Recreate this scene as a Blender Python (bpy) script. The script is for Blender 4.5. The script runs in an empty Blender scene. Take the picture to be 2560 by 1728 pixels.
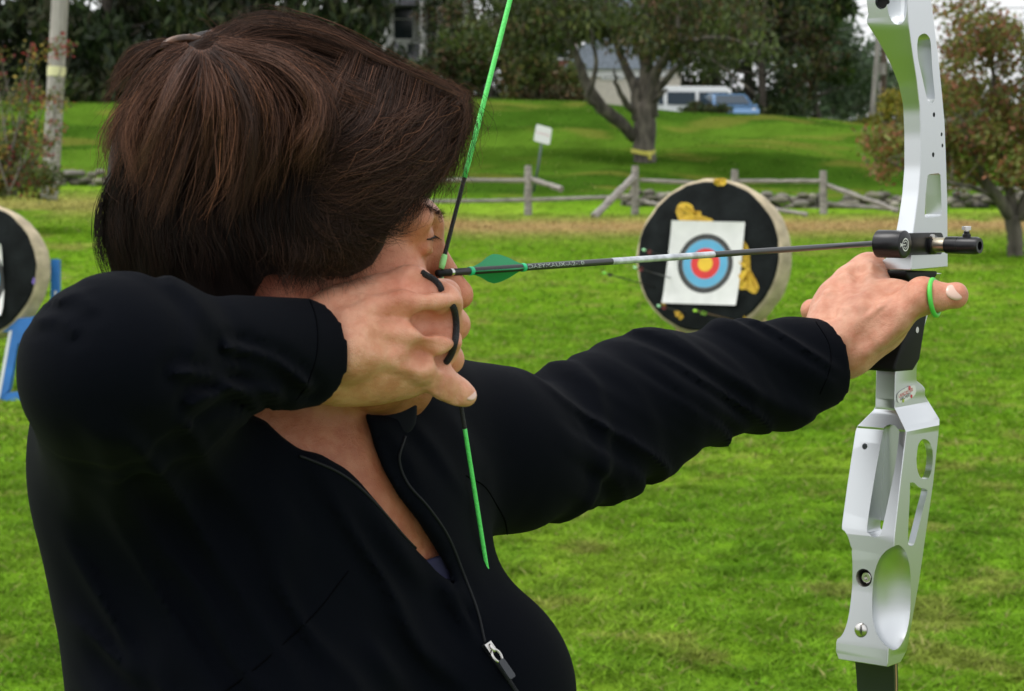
import bpy, bmesh, math, random
import numpy as np
from mathutils import Vector, Matrix
from mathutils.bvhtree import BVHTree
rng = np.random.default_rng(7); random.seed(7)
SC = bpy.context.scene; COL = SC.collection
FP = 5500.0; CAMZ = 1.6; HOR = 440.0
PHI = math.atan((864 - HOR) / FP); CP, SP = math.cos(PHI), math.sin(PHI)
CAM = np.array([0.0, 0.0, CAMZ])
AX_R = np.array([1.0, 0, 0]); AX_F = np.array([0, CP, -SP]); AX_U = np.array([0, SP, CP])

def ray(px, py):
    return AX_F + AX_R * ((px - 1280) / FP) - AX_U * ((py - 864) / FP)
def P(px, py, d):
    """photo pixel + distance along the camera axis (metres) -> world point"""
    return CAM + ray(px, py) * d
def nrm(v):
    v = np.asarray(v, float); return v / np.linalg.norm(v)

# ------------------------------------------------------------------ noise
def _h(ix, iy, iz, s):
    n = (ix.astype(np.int64) * 374761393 + iy.astype(np.int64) * 668265263 + iz.astype(np.int64) * 2147483647 + s * 1274126177) & 0xFFFFFFFF
    n = ((n ^ (n >> 13)) * 1274126177) & 0xFFFFFFFF
    return ((n ^ (n >> 16)) & 0xFFFF) / 65535.0
def vn(x, y, z=None, s=0):
    x = np.asarray(x, float); y = np.asarray(y, float); z = np.zeros_like(x) if z is None else np.asarray(z, float)
    ix, iy, iz = np.floor(x), np.floor(y), np.floor(z)
    fx, fy, fz = x - ix, y - iy, z - iz
    fx, fy, fz = [q * q * (3 - 2 * q) for q in (fx, fy, fz)]
    r = 0
    for a in (0, 1):
        for b in (0, 1):
            for c in (0, 1):
                r = r + _h(ix + a, iy + b, iz + c, s) * (fx if a else 1 - fx) * (fy if b else 1 - fy) * (fz if c else 1 - fz)
    return r
def fbm(x, y, z=None, s=0, o=3):
    t = 0; a = 0.5; k = 1.0
    for i in range(o):
        t = t + a * vn(np.asarray(x) * k, np.asarray(y) * k, None if z is None else np.asarray(z) * k, s + i); a *= .5; k *= 2.03
    return t / (1 - .5 ** o)

# ------------------------------------------------------------------ materials
def MAT(name, col, rough=.6, metal=0.0, var=0.0, vscale=8.0, bump=0.0, bscale=60.0, tint=False, spec=.5, col2=None, sheen=0.0, sss=0.0, stretch=None, coat=0.0, trans=0.0, detail=4):
    m = bpy.data.materials.new(name); m.use_nodes = True
    nt = m.node_tree; b = nt.nodes['Principled BSDF']; L = nt.links.new
    b.inputs['Base Color'].default_value = (*col, 1); b.inputs['Roughness'].default_value = rough
    b.inputs['Metallic'].default_value = metal; b.inputs['Specular IOR Level'].default_value = spec
    if sheen: b.inputs['Sheen Weight'].default_value = sheen; b.inputs['Sheen Roughness'].default_value = .5
    if coat: b.inputs['Coat Weight'].default_value = coat; b.inputs['Coat Roughness'].default_value = .1
    if sss:
        b.inputs['Subsurface Weight'].default_value = sss; b.inputs['Subsurface Radius'].default_value = (1, .35, .2); b.inputs['Subsurface Scale'].default_value = .006
    tc = nt.nodes.new('ShaderNodeTexCoord'); vec = tc.outputs['Object']
    if stretch:
        mp = nt.nodes.new('ShaderNodeMapping'); mp.inputs['Scale'].default_value = stretch; L(vec, mp.inputs['Vector']); vec = mp.outputs['Vector']
    out = None
    if var or col2:
        n = nt.nodes.new('ShaderNodeTexNoise'); n.inputs['Scale'].default_value = vscale; n.inputs['Detail'].default_value = detail; L(vec, n.inputs['Vector'])
        r = nt.nodes.new('ShaderNodeValToRGB'); L(n.outputs['Fac'], r.inputs['Fac'])
        c2 = col2 if col2 else tuple(c * (1 - var) for c in col); c1 = col if col2 else tuple(min(1, c * (1 + var)) for c in col)
        r.color_ramp.elements[0].position = .35; r.color_ramp.elements[1].position = .65
        r.color_ramp.elements[0].color = (*c2, 1); r.color_ramp.elements[1].color = (*c1, 1); out = r.outputs['Color']
    if tint:
        a = nt.nodes.new('ShaderNodeAttribute'); a.attribute_name = 'tint'
        if out is None: out = a.outputs['Color']
        else:
            mx = nt.nodes.new('ShaderNodeMix'); mx.data_type = 'RGBA'; mx.blend_type = 'MULTIPLY'; mx.inputs[0].default_value = 1
            L(out, mx.inputs[6]); L(a.outputs['Color'], mx.inputs[7]); out = mx.outputs[2]
    if out is not None: L(out, b.inputs['Base Color'])
    if bump:
        n2 = nt.nodes.new('ShaderNodeTexNoise'); n2.inputs['Scale'].default_value = bscale; n2.inputs['Detail'].default_value = 5; L(vec, n2.inputs['Vector'])
        bp = nt.nodes.new('ShaderNodeBump'); bp.inputs['Strength'].default_value = bump; bp.inputs['Distance'].default_value = .01; L(n2.outputs['Fac'], bp.inputs['Height']); L(bp.outputs['Normal'], b.inputs['Normal'])
    if trans:
        t = nt.nodes.new('ShaderNodeBsdfTranslucent'); ms = nt.nodes.new('ShaderNodeMixShader'); ms.inputs[0].default_value = trans
        if out is not None: L(out, t.inputs['Color'])
        else: t.inputs['Color'].default_value = (*col, 1)
        o = nt.nodes['Material Output']; L(b.outputs[0], ms.inputs[1]); L(t.outputs[0], ms.inputs[2]); L(ms.outputs[0], o.inputs['Surface'])
    return m

# ------------------------------------------------------------------ objects
WO = {}   # world origin of each object
def _meta(o, label=None, cat=None, group=None, kind=None):
    for k, v in (('label', label), ('category', cat), ('group', group), ('kind', kind)):
        if v: o[k] = v
    return o
def EMPTY(name, loc, label=None, cat=None, group=None):
    o = bpy.data.objects.new(name, None); COL.objects.link(o); o.location = loc; o.empty_display_size = .1
    WO[o.name] = np.array(loc, float); return _meta(o, label, cat, group)
def MESH(name, v, f, mat, parent=None, smooth=False, origin=None, tint=None, sharp=None, **meta):
    v = np.asarray(v, float).reshape(-1, 3)
    pw = WO[parent.name] if parent else None
    if origin is None:
        if parent: origin = pw
        else:
            lo, hi = v.min(0), v.max(0); origin = np.array([(lo[0] + hi[0]) / 2, (lo[1] + hi[1]) / 2, lo[2]])
    origin = np.array(origin, float)
    me = bpy.data.meshes.new(name)
    vv = v - origin
    if isinstance(f, np.ndarray):
        k = f.shape[1]; n = len(f)
        me.vertices.add(len(vv)); me.vertices.foreach_set('co', vv.astype(np.float32).ravel())
        me.loops.add(n * k); me.loops.foreach_set('vertex_index', f.astype(np.int32).ravel())
        me.polygons.add(n); me.polygons.foreach_set('loop_start', np.arange(0, n * k, k, dtype=np.int32))
        me.update(calc_edges=True)
    else:
        me.from_pydata(vv.tolist(), [], f); me.update()
    if smooth:
        me.shade_smooth()
        if sharp: me.set_sharp_from_angle(angle=math.radians(sharp))
    if tint is not None:
        a = me.attributes.new('tint', 'FLOAT_COLOR', 'POINT')
        t = np.ones((len(vv), 4), np.float32); t[:, :3] = tint; a.data.foreach_set('color', t.ravel())
    if mat is not None:
        for m in (mat if isinstance(mat, (list, tuple)) else [mat]): me.materials.append(m)
    o = bpy.data.objects.new(name, me); COL.objects.link(o)
    if parent: o.parent = parent; o.location = origin - pw
    else: o.location = origin
    WO[o.name] = origin
    return _meta(o, **meta)

class MB:
    def __init__(s): s.v = []; s.f = []
    def add(s, v, f):
        b = len(s.v); s.v += [tuple(map(float, q)) for q in v]; s.f += [tuple(i + b for i in g) for g in f]; return s
    def box(s, c, size, ax=None):
        ax = np.eye(3) if ax is None else np.array(ax); c = np.array(c, float); h = np.array(size, float) / 2
        v = [c + ax[0] * h[0] * i + ax[1] * h[1] * j + ax[2] * h[2] * k for i in (-1, 1) for j in (-1, 1) for k in (-1, 1)]
        return s.add(v, [(0, 1, 3, 2), (4, 6, 7, 5), (0, 4, 5, 1), (2, 3, 7, 6), (0, 2, 6, 4), (1, 5, 7, 3)])
    def tube(s, pts, r, n=8, cap=True, flat=None):
        pts = np.array(pts, float); m = len(pts); r = np.broadcast_to(np.asarray(r, float), (m,)) if np.ndim(r) < 2 else r
        t = np.gradient(pts, axis=0); t /= np.linalg.norm(t, axis=1)[:, None] + 1e-12
        a = np.array([0, 0, 1.0]) if abs(t[0][2]) < .9 else np.array([1.0, 0, 0])
        u = nrm(np.cross(t[0], a)); v = []
        for i in range(m):
            u = nrm(u - t[i] * np.dot(u, t[i])); w = np.cross(t[i], u)
            for k in range(n):
                q = 2 * math.pi * k / n; v.append(pts[i] + (u * math.cos(q) + w * math.sin(q)) * r[i])
        f = [(i * n + k, i * n + (k + 1) % n, (i + 1) * n + (k + 1) % n, (i + 1) * n + k) for i in range(m - 1) for k in range(n)]
        if cap: f += [tuple(range(n))[::-1], tuple((m - 1) * n + k for k in range(n))]
        return s.add(v, f)
    def prism(s, poly, vec):
        poly = [np.array(p, float) for p in poly]; n = len(poly); vec = np.array(vec, float)
        return s.add(poly + [p + vec for p in poly], [tuple(range(n))[::-1], tuple(range(n, 2 * n))] + [(i, (i + 1) % n, (i + 1) % n + n, i + n) for i in range(n)])
    def lathe(s, c, axis, prof, n=24, caps=True):
        """prof: list of (along axis, radius)"""
        ax = nrm(axis); a = np.array([0, 0, 1.0]) if abs(ax[2]) < .9 else np.array([1.0, 0, 0]); u = nrm(np.cross(ax, a)); w = np.cross(ax, u); c = np.array(c, float); v = []
        for (z, r) in prof:
            for k in range(n):
                q = 2 * math.pi * k / n; v.append(c + ax * z + (u * math.cos(q) + w * math.sin(q)) * max(r, 1e-5))
        m = len(prof)
        f = [(i * n + k, i * n + (k + 1) % n, (i + 1) * n + (k + 1) % n, (i + 1) * n + k) for i in range(m - 1) for k in range(n)]
        if caps: f += [tuple(range(n))[::-1], tuple((m - 1) * n + k for k in range(n))]
        return s.add(v, f)
    def ell(s, c, r, ax=None, nu=16, nv=10):
        ax = np.eye(3) if ax is None else np.array(ax); c = np.array(c, float); v = []
        for j in range(nv + 1):
            th = math.pi * j / nv
            for i in range(nu):
                ph = 2 * math.pi * i / nu
                q = (math.sin(th) * math.cos(ph) * r[0], math.sin(th) * math.sin(ph) * r[1], math.cos(th) * r[2]); v.append(c + ax[0] * q[0] + ax[1] * q[1] + ax[2] * q[2])
        return s.add(v, [(j * nu + i, (j + 1) * nu + i, (j + 1) * nu + (i + 1) % nu, j * nu + (i + 1) % nu) for j in range(nv) for i in range(nu)])
    def build(s, name, mat, parent=None, smooth=False, fix=True, **k):
        o = MESH(name, s.v, s.f, mat, parent, smooth, **k)
        if fix:
            bm = bmesh.new(); bm.from_mesh(o.data); bmesh.ops.recalc_face_normals(bm, faces=bm.faces); bm.to_mesh(o.data); bm.free()
        return o

def spline(pts, n):
    """Catmull-Rom through rows of pts, n samples"""
    p = np.array(pts, float); m = len(p)
    q = np.vstack([2 * p[0] - p[1], p, 2 * p[-1] - p[-2]]); t = np.linspace(0, m - 1 - 1e-6, n); i = t.astype(int); u = (t - i)[:, None]
    a, b, c, d = q[i], q[i + 1], q[i + 2], q[i + 3]
    return .5 * (2 * b + (c - a) * u + (2 * a - 5 * b + 4 * c - d) * u ** 2 + (3 * b - a - 3 * c + d) * u ** 3)

def mods(o, fn):
    """run modifiers on an object and keep the evaluated mesh"""
    fn(o); dg = bpy.context.evaluated_depsgraph_get(); dg.update()
    me = bpy.data.meshes.new_from_object(o.evaluated_get(dg)); old = o.data; o.modifiers.clear(); o.data = me; bpy.data.meshes.remove(old); return o

def text_mesh(txt, size, origin, xdir, ydir, zoff=0.0004, depth=.0002, bend=None):
    """returns verts, faces of lettering laid out on a plane (or wrapped by bend)"""
    c = bpy.data.curves.new('lettering', 'FONT'); c.body = txt; c.size = size; c.align_x = 'CENTER'; c.align_y = 'CENTER'; c.extrude = 0
    o = bpy.data.objects.new('lettering', c); COL.objects.link(o); dg = bpy.context.evaluated_depsgraph_get(); me = bpy.data.meshes.new_from_object(o.evaluated_get(dg))
    xd, yd = nrm(xdir), nrm(ydir); zd = np.cross(xd, yd)
    v = [np.array(origin) + xd * q.co.x + yd * q.co.y + zd * zoff for q in me.vertices]
    if bend: v = [bend(q.co.x, q.co.y) for q in me.vertices]
    f = [tuple(p.vertices) for p in me.polygons]
    bpy.data.objects.remove(o); bpy.data.curves.remove(c); bpy.data.meshes.remove(me); return v, f

# ------------------------------------------------------------------ signed distance modelling
class SDF:
    def __init__(s, lo, hi, h):
        s.lo = np.array(lo, float); s.h = h; s.n = np.ceil((np.array(hi) - s.lo) / h).astype(int) + 1
        s.F = np.full(s.n, 1e3, np.float32); s.g = [(s.lo[i] + h * np.arange(s.n[i])).astype(np.float32) for i in range(3)]
    def sub(s, lo, hi):
        a = np.clip(np.floor((np.array(lo) - s.lo) / s.h).astype(int), 0, s.n); b = np.clip(np.ceil((np.array(hi) - s.lo) / s.h).astype(int) + 1, 0, s.n)
        sl = tuple(slice(i, j) for i, j in zip(a, b))
        X, Y, Z = s.g[0][sl[0]][:, None, None], s.g[1][sl[1]][None, :, None], s.g[2][sl[2]][None, None, :]
        return sl, X, Y, Z
    def _u(s, sl, d, k, op):
        F = s.F[sl]
        if op == 'add':
            if k > 0:
                h = np.maximum(k - np.abs(F - d), 0) / k; s.F[sl] = np.minimum(F, d) - h * h * k * .25
            else: s.F[sl] = np.minimum(F, d)
        elif op == 'cut':
            d = -d
            h = np.maximum(k - np.abs(F - d), 0) / max(k, 1e-9); s.F[sl] = np.maximum(F, d) + h * h * k * .25
    def cone(s, a, b, ra, rb, k=.01, op='add', fn=None):
        a = np.array(a, float); b = np.array(b, float); m = max(ra, rb) + 1.2 * k + 3 * s.h + (.02 if fn else 0)
        sl, X, Y, Z = s.sub(np.minimum(a, b) - m, np.maximum(a, b) + m)
        ba = b - a; L2 = float(ba @ ba) + 1e-12
        px, py, pz = X - a[0], Y - a[1], Z - a[2]
        t = np.clip((px * ba[0] + py * ba[1] + pz * ba[2]) / L2, 0, 1)
        d = np.sqrt((px - ba[0] * t) ** 2 + (py - ba[1] * t) ** 2 + (pz - ba[2] * t) ** 2) - (ra + (rb - ra) * t)
        if fn is not None: d = d - fn(t, X, Y, Z)
        s._u(sl, d, k, op); return s
    def chain(s, pts, rs, k=.01, kk=None, op='add'):
        for i in range(len(pts) - 1): s.cone(pts[i], pts[i + 1], rs[i], rs[i + 1], k if i == 0 or kk is None else kk, op)
        return s
    def ell(s, c, r, ax=None, k=.01, op='add'):
        ax = np.eye(3) if ax is None else np.array(ax); c = np.array(c, float); r = np.array(r, float); m = r.max() + 1.8 * k + .02 + 3 * s.h
        sl, X, Y, Z = s.sub(c - m, c + m); X, Y, Z = X - c[0], Y - c[1], Z - c[2]
        q = [X * ax[i][0] + Y * ax[i][1] + Z * ax[i][2] for i in range(3)]
        k0 = np.sqrt(sum((q[i] / r[i]) ** 2 for i in range(3))); k1 = np.sqrt(sum((q[i] / r[i] ** 2) ** 2 for i in range(3))) + 1e-9
        s._u(sl, k0 * (k0 - 1) / k1, k, op); return s
    def all(s): return s.g[0][:, None, None], s.g[1][None, :, None], s.g[2][None, None, :]
    def mesh(s):
        F = s.F; ins = F < 0; n = s.n
        c = np.zeros(n - 1, np.int8)
        for a in (0, 1):
            for b in (0, 1):
                for d in (0, 1): c += ins[a:n[0] - 1 + a, b:n[1] - 1 + b, d:n[2] - 1 + d]
        act = (c > 0) & (c < 8); I = np.argwhere(act); idx = np.full(n - 1, -1, np.int32); idx[tuple(I.T)] = np.arange(len(I))
        cor = [(a, b, d) for a in (0, 1) for b in (0, 1) for d in (0, 1)]
        val = {q: F[I[:, 0] + q[0], I[:, 1] + q[1], I[:, 2] + q[2]] for q in cor}
        S = np.zeros((len(I), 3)); W = np.zeros(len(I))
        for q in cor:
            for ax in range(3):
                if q[ax]: continue
                q2 = list(q); q2[ax] = 1; q2 = tuple(q2); v0, v1 = val[q], val[q2]; m = (v0 < 0) != (v1 < 0)
                t = np.where(m, v0 / np.where(m, v0 - v1, 1), 0); p = np.tile(np.array(q, float), (len(I), 1)); p[:, ax] = t
                S += p * m[:, None]; W += m
        V = s.lo + (I + S / W[:, None]) * s.h
        faces = []
        for ax in range(3):
            A = [slice(None)] * 3; B = [slice(None)] * 3; A[ax] = slice(0, -1); B[ax] = slice(1, None)
            m = ins[tuple(A)] != ins[tuple(B)]; o1, o2 = [i for i in range(3) if i != ax]
            E = np.argwhere(m); ok = (E[:, o1] > 0) & (E[:, o1] < n[o1] - 1) & (E[:, o2] > 0) & (E[:, o2] < n[o2] - 1); E = E[ok]
            def cell(d1, d2):
                q = E.copy(); q[:, o1] += d1; q[:, o2] += d2; return idx[q[:, 0], q[:, 1], q[:, 2]]
            Q = np.stack([cell(-1, -1), cell(0, -1), cell(0, 0), cell(-1, 0)], 1)
            fl = ins[E[:, 0], E[:, 1], E[:, 2]]
            if ax == 1: fl = ~fl
            Q[~fl] = Q[~fl][:, ::-1]; faces.append(Q)
        return V, np.concatenate(faces)
def join(*vf):
    V = []; Fs = []; b = 0
    for v, f in vf: V.append(np.asarray(v)); Fs.append(np.asarray(f) + b); b += len(v)
    return np.concatenate(V), np.concatenate(Fs)

def relax(V, F, it=2, w=.5):
    V = V.copy(); n = len(V); e = np.concatenate([F[:, [i, (i + 1) % F.shape[1]]] for i in range(F.shape[1])]); e = np.concatenate([e, e[:, ::-1]]); c = np.bincount(e[:, 0], minlength=n)[:, None] + 1e-9
    for k in range(it):
        for s in (w, -w * 1.02) if it > 1 else (w,):
            m = np.stack([np.bincount(e[:, 0], V[e[:, 1], j], n) for j in range(3)], 1) / c; V += (m - V) * s
    return V

def sculpt(S_, marks):
    """raise (+) or press (-) soft strokes on the camera side of a field; stroke: points, radius, height, blend"""
    V, F = S_.mesh(); t = BVHTree.FromPolygons([tuple(q) for q in V], [tuple(map(int, q)) for q in F])
    for pts, r, hgt, k in marks:
        q = []
        for x, y in pts:
            dr = ray(x, y); hit_ = t.ray_cast(Vector(CAM), Vector(dr))
            if hit_[0] is None: continue
            n = np.array(hit_[1]); n = n if n @ dr < 0 else -n; q.append(np.array(hit_[0]) + nrm(n) * ((hgt - r) if hgt > 0 else (r + hgt)))
        if len(q) == 1: q = q * 2
        for i in range(len(q) - 1): S_.cone(q[i], q[i + 1], r, r, k, 'add' if hgt > 0 else 'cut')

def largest(V, F):
    """keep the biggest connected island"""
    n = len(V); lab = np.arange(n); ea = F.ravel(); eb = np.roll(F, -1, 1).ravel()
    while True:
        m = np.minimum(lab[ea], lab[eb]); new = lab.copy(); np.minimum.at(new, ea, m); np.minimum.at(new, eb, m); np.minimum.at(new, lab[ea], m); np.minimum.at(new, lab[eb], m); new = new[new]; new = new[new]
        if (new == lab).all(): break
        lab = new
    k = np.bincount(lab, minlength=n).argmax(); keep = lab == k; idx = np.cumsum(keep) - 1; return V[keep], idx[F[keep[F[:, 0]]]]
EXPO = 1.18
# ================================================================== TERRAIN
def interp(x, xs, ys):
    x = np.asarray(x, float); return np.interp(x, xs, ys)
def sm(t): t = np.clip(t, 0, 1); return t * t * (3 - 2 * t)
def H(x, y):
    x = np.asarray(x, float); y = np.asarray(y, float)
    px = 1280 + FP * x / np.maximum(y, 1.0)
    pf = interp(px, [-600, 250, 800, 1200, 2100, 3200], [470, 476, 510, 538, 536, 530])
    pc = interp(px, [-600, 100, 300, 900, 1180, 1450, 1700, 1950, 2100, 2250, 2450, 3200], [256, 256, 258, 252, 247, 254, 281, 290, 303, 322, 372, 392])
    zf = CAMZ - (pf - HOR) / FP * 46; zc = CAMZ + (HOR - pc) / FP * 90
    z1 = zf * np.clip((y - 16) / 30, 0, 1) ** 1.6
    t = np.clip((y - 46) / 44, 0, 1); s = .45 * t + .55 * t * t * (2.2 - 1.2 * t)
    z = np.where(y < 46, z1, zf + (zc - zf) * s)
    wob = (fbm(x * .14 + 3, y * .14, s=5) - .5) * 1.1 * sm((y - 47) / 10) * sm((92 - y) / 10)
    z = z + wob + (fbm(x * .8, y * .8, s=9) - .5) * .03
    drop = .7 * sm((y - 90.5) / 4); z = np.where(y > 90, zc - drop + np.maximum(y - 110, 0) * .01, z)
    return z
GREEN = np.array([.128, .25, .014]); DARK = np.array([.07, .172, .009]); TAN = np.array([.36, .235, .11]); YEL = np.array([.18, .28, .024])
def gcol(x, y):
    n1 = fbm(x * .75, y * .6, s=21)[..., None]; n2 = fbm(x * 2.3, y * 1.6, s=31)[..., None]; n3 = fbm(x * .23 + 7, y * .2, s=41)[..., None]
    c = GREEN + (YEL - GREEN) * sm((n1 - .45) / .25) * .6
    c = c + (DARK - c) * sm((n2 - .5) / .2) * .45
    px = 1280 + FP * x / np.maximum(y, 1)
    band = np.exp(-((y - 42.2) / 2.9) ** 2) * sm((n3[..., 0] + n1[..., 0] - .52) / .25) * np.where(px < 300, .6, 1)
    band = np.maximum(band, .4 * np.exp(-((y - 33) / 3) ** 2) * sm((n1[..., 0] - .5) / .14) * np.where(px < 500, 1, .6))
    band = np.maximum(band, .3 * sm((fbm(x * 3.2 + 3, y * 3.2, s=77) - .64) / .08) * (y < 30))
    c = c + (TAN - c) * np.clip(band, 0, 1)[..., None] * .9
    c = c * (.68 + .78 * fbm(x * 9, y * 8, s=91, o=2))[..., None]
    hill = sm((y - 47) / 6)[..., None]; hg = np.array([.072, .142, .013]); hd = np.array([.038, .088, .008])
    hn = fbm(x * .12 + 2, y * .25 + 9, s=61)[..., None]; hc = hg + (hd - hg) * sm((hn - .38) / .25); hc = hc * (.7 + .6 * fbm(x * 1.3, y * .8, s=97))[..., None]
    hc = hc + (np.array([.16, .15, .03]) - hc) * sm((fbm(x * .4, y * .5, s=71)[..., None] - .62) / .1) * .5
    return c * (1 - hill) + hc * hill
ys = np.concatenate([np.linspace(-3, 6, 10)[:-1], np.geomspace(6, 50, 210)[:-1], np.linspace(50, 94, 110)[:-1], np.geomspace(94, 900, 26)])
us = np.concatenate([np.linspace(-1.6, -.42, 14)[:-1], np.linspace(-.42, .42, 260), np.linspace(.42, 1.6, 14)[1:]])
YY, UU = np.meshgrid(ys, us, indexing='ij'); XX = UU * np.maximum(np.abs(YY), 5.0); ZZ = H(XX, YY)
ny, nx = YY.shape; gi = np.arange(ny * nx).reshape(ny, nx)
m_ground = MAT('lawn_soil', (1, 1, 1), .95, var=.22, vscale=9, tint=True, bump=.5, bscale=30, spec=.0)
MESH('ground', np.stack([XX, YY, ZZ], -1).reshape(-1, 3), np.stack([gi[:-1, :-1], gi[:-1, 1:], gi[1:, 1:], gi[1:, :-1]], -1).reshape(-1, 4), m_ground, smooth=True,
     tint=gcol(XX, YY).reshape(-1, 3) * (.8 + .25 * sm((YY - 40) / 8)).reshape(-1, 1), origin=(0, 0, 0), kind='structure')

def rot_basis(n):
    a = rng.random(n) * 2 * math.pi; return np.cos(a), np.sin(a)
def blades(n, y0, y1, hgt, wid, pad=.02):
    y = np.exp(rng.uniform(math.log(y0), math.log(y1), n * 1)) if False else np.sqrt(rng.uniform(y0 ** 2, y1 ** 2, n))
    u = rng.uniform(-.25 - pad, .25 + pad, n); x = u * y
    d = fbm(x * 6.5, y * 5, s=88); d = np.clip((d - .25) * 2, 0, 1); keep = rng.random(n) < .35 + .9 * d
    x, y, d = x[keep], y[keep], d[keep]; n = len(x); z = H(x, y)
    c, s = rot_basis(n); h = hgt * (.45 + 1.0 * rng.random(n) ** 2) * (.6 + .8 * d); w = wid * rng.uniform(.6, 1.4, n)
    lean = rng.uniform(.3, 1.7, n); a2 = rng.random(n) * 2 * math.pi
    b = np.stack([x, y, z - .004], 1); side = np.stack([c, s, np.zeros(n)], 1) * w[:, None] / 2
    ld = np.stack([np.cos(a2) * lean, np.sin(a2) * lean, np.ones(n)], 1)
    m = b + ld * (h * .55)[:, None]; t = b + (ld * np.array([1.6, 1.6, .95])) * h[:, None]
    V = np.stack([b - side, b + side, m + side * .8, m - side * .8, t], 1).reshape(-1, 3); k = np.arange(n)[:, None] * 5
    Q = np.concatenate([k + np.array([[0, 1, 2, 3]]), k + np.array([[3, 2, 4, 4]])]) 
    col = gcol(x, y) * rng.uniform(.7, 1.45, n)[:, None]; pale = rng.random(n) < .06; col[pale] = np.array([.3, .3, .1]) * rng.uniform(.7, 1.2, pale.sum())[:, None]
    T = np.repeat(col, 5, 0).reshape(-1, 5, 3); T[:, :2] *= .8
    tri = (k + np.array([[0, 1, 2]])), (k + np.array([[0, 2, 3]])), (k + np.array([[3, 2, 4]]))
    return V, np.concatenate(tri), T.reshape(-1, 3)
parts_ = [blades(330000, 6.2, 12, .024, .0085), blades(190000, 12, 24, .03, .015), blades(110000, 24, 46, .036, .024), blades(70000, 46, 90, .03, .035)]
V_ = []; F_ = []; T_ = []; b_ = 0
for v, f, t in parts_:
    V_.append(v); F_.append(f + b_); T_.append(t); b_ += len(v)
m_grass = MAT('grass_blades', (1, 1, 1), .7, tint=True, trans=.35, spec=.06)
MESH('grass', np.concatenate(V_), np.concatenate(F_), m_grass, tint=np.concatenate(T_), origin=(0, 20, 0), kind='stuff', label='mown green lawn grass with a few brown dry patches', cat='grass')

# ================================================================== FENCE, WALL
def G(px, d):
    q = P(px, 440, d); q[2] = float(H(q[0], q[1])); return q
m_wood = MAT('weathered_rail', (.25, .23, .21), .9, var=.35, vscale=5, stretch=(1, 1, 6), bump=.6, bscale=30)
fe = EMPTY('split_rail_fence', G(1500, 46), 'weathered grey split rail fence with fallen rails along the foot of the hill', 'fence')
def post(px, y0, y1, w=.17, d=46, lean=0):
    a = P(px, y1, d); a[2] = min(a[2], float(H(a[0], a[1])) - .05); b = P(px + lean, y0, d); rr = np.linspace(0, 1, 6); pts = a + (b - a) * rr[:, None]
    pts[:, 0] += rng.normal(0, .006, 6); MB().tube(pts, [w / 2 * 1.05, w / 2, w / 2, w / 2 * .98, w / 2 * .95, w / 2 * .85], 7).build('post', m_wood, fe)
def rail(p, q, w=.1, d0=46, d1=46):
    a = P(*p, d0); b = P(*q, d1); rr = np.linspace(0, 1, 9); pts = a + (b - a) * rr[:, None]; pts[:, 2] += rng.normal(0, .005, 9)
    MB().tube(pts, w / 2 * (1 + rng.normal(0, .09, 9)), 6).build('rail', m_wood, fe)
for a in ((1320, 414, 545), (1588, 415, 545), (1836, 424, 540), (2058, 427, 538), (1010, 418, 540), (2330, 440, 540), (700, 410, 528), (420, 400, 505), (2620, 440, 540)): post(*a)
for a in (((1010, 450), (1318, 451)), ((1010, 506), (1586, 493)), ((1600, 451), (1838, 462)), ((1838, 453), (2062, 453)), ((700, 450), (1010, 452)), ((420, 440), (700, 448)), ((420, 470), (700, 490)), ((700, 492), (1010, 505)), ((2330, 470), (2620, 475))): rail(*a)
rail((1326, 447), (1404, 473), .12, 46, 45.2); rail((1585, 443), (1484, 542), .15, 45.9, 44.8); rail((1596, 500), (1665, 516), .1, 46, 45.5)
rail((2066, 462), (2245, 528), .11, 46, 45); rail((1935, 524), (2018, 536), .1, 45.6, 45.3); rail((2070, 510), (2250, 524), .1, 46.2, 46)

m_stone = MAT('field_stone', (.2, .185, .16), .95, var=.5, vscale=1.7, bump=.8, bscale=8, tint=True)
def stone_wall(x0, x1, d, hgt, label):
    V = []; Fc = []; T = []; b = 0; xx = x0
    ico = bmesh.new(); bmesh.ops.create_icosphere(ico, subdivisions=2, radius=1); iv = np.array([q.co for q in ico.verts]); fi = np.array([[q.index for q in p.verts] for p in ico.faces]); ico.free()
    while xx < x1:
        for row in range(3):
            w = rng.uniform(.09, .22); c = G(xx + rng.uniform(-9, 9), d + rng.uniform(-.25, .25)); c[2] += hgt * (row + .3) / 3 + rng.uniform(-.05, .05)
            if row == 2 and rng.random() < .35: continue
            s = np.array([w, .16, hgt / 4.2 * rng.uniform(.8, 1.4)]); q = iv * s * (1 + .25 * (vn(iv[:, 0] * 2 + b, iv[:, 1] * 2, iv[:, 2] * 2)[:, None] - .5)); V.append(q + c); Fc.append(fi + b); b += len(iv); T.append(np.tile(rng.uniform(.35, 1.0) * np.array([1, 1, rng.uniform(.8, 1)]), (len(iv), 1)))
        xx += rng.uniform(12, 24)
    MESH('stone_wall', np.concatenate(V), np.concatenate(Fc), m_stone, smooth=True, tint=np.concatenate(T), label=label, cat='stone wall')
stone_wall(1560, 2700, 49, .32, 'low dry stone wall of mossy field stones behind the right part of the fence')
stone_wall(-80, 560, 48.5, .34, 'low dry stone wall beyond the utility pole, partly hidden by the archer')

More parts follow.
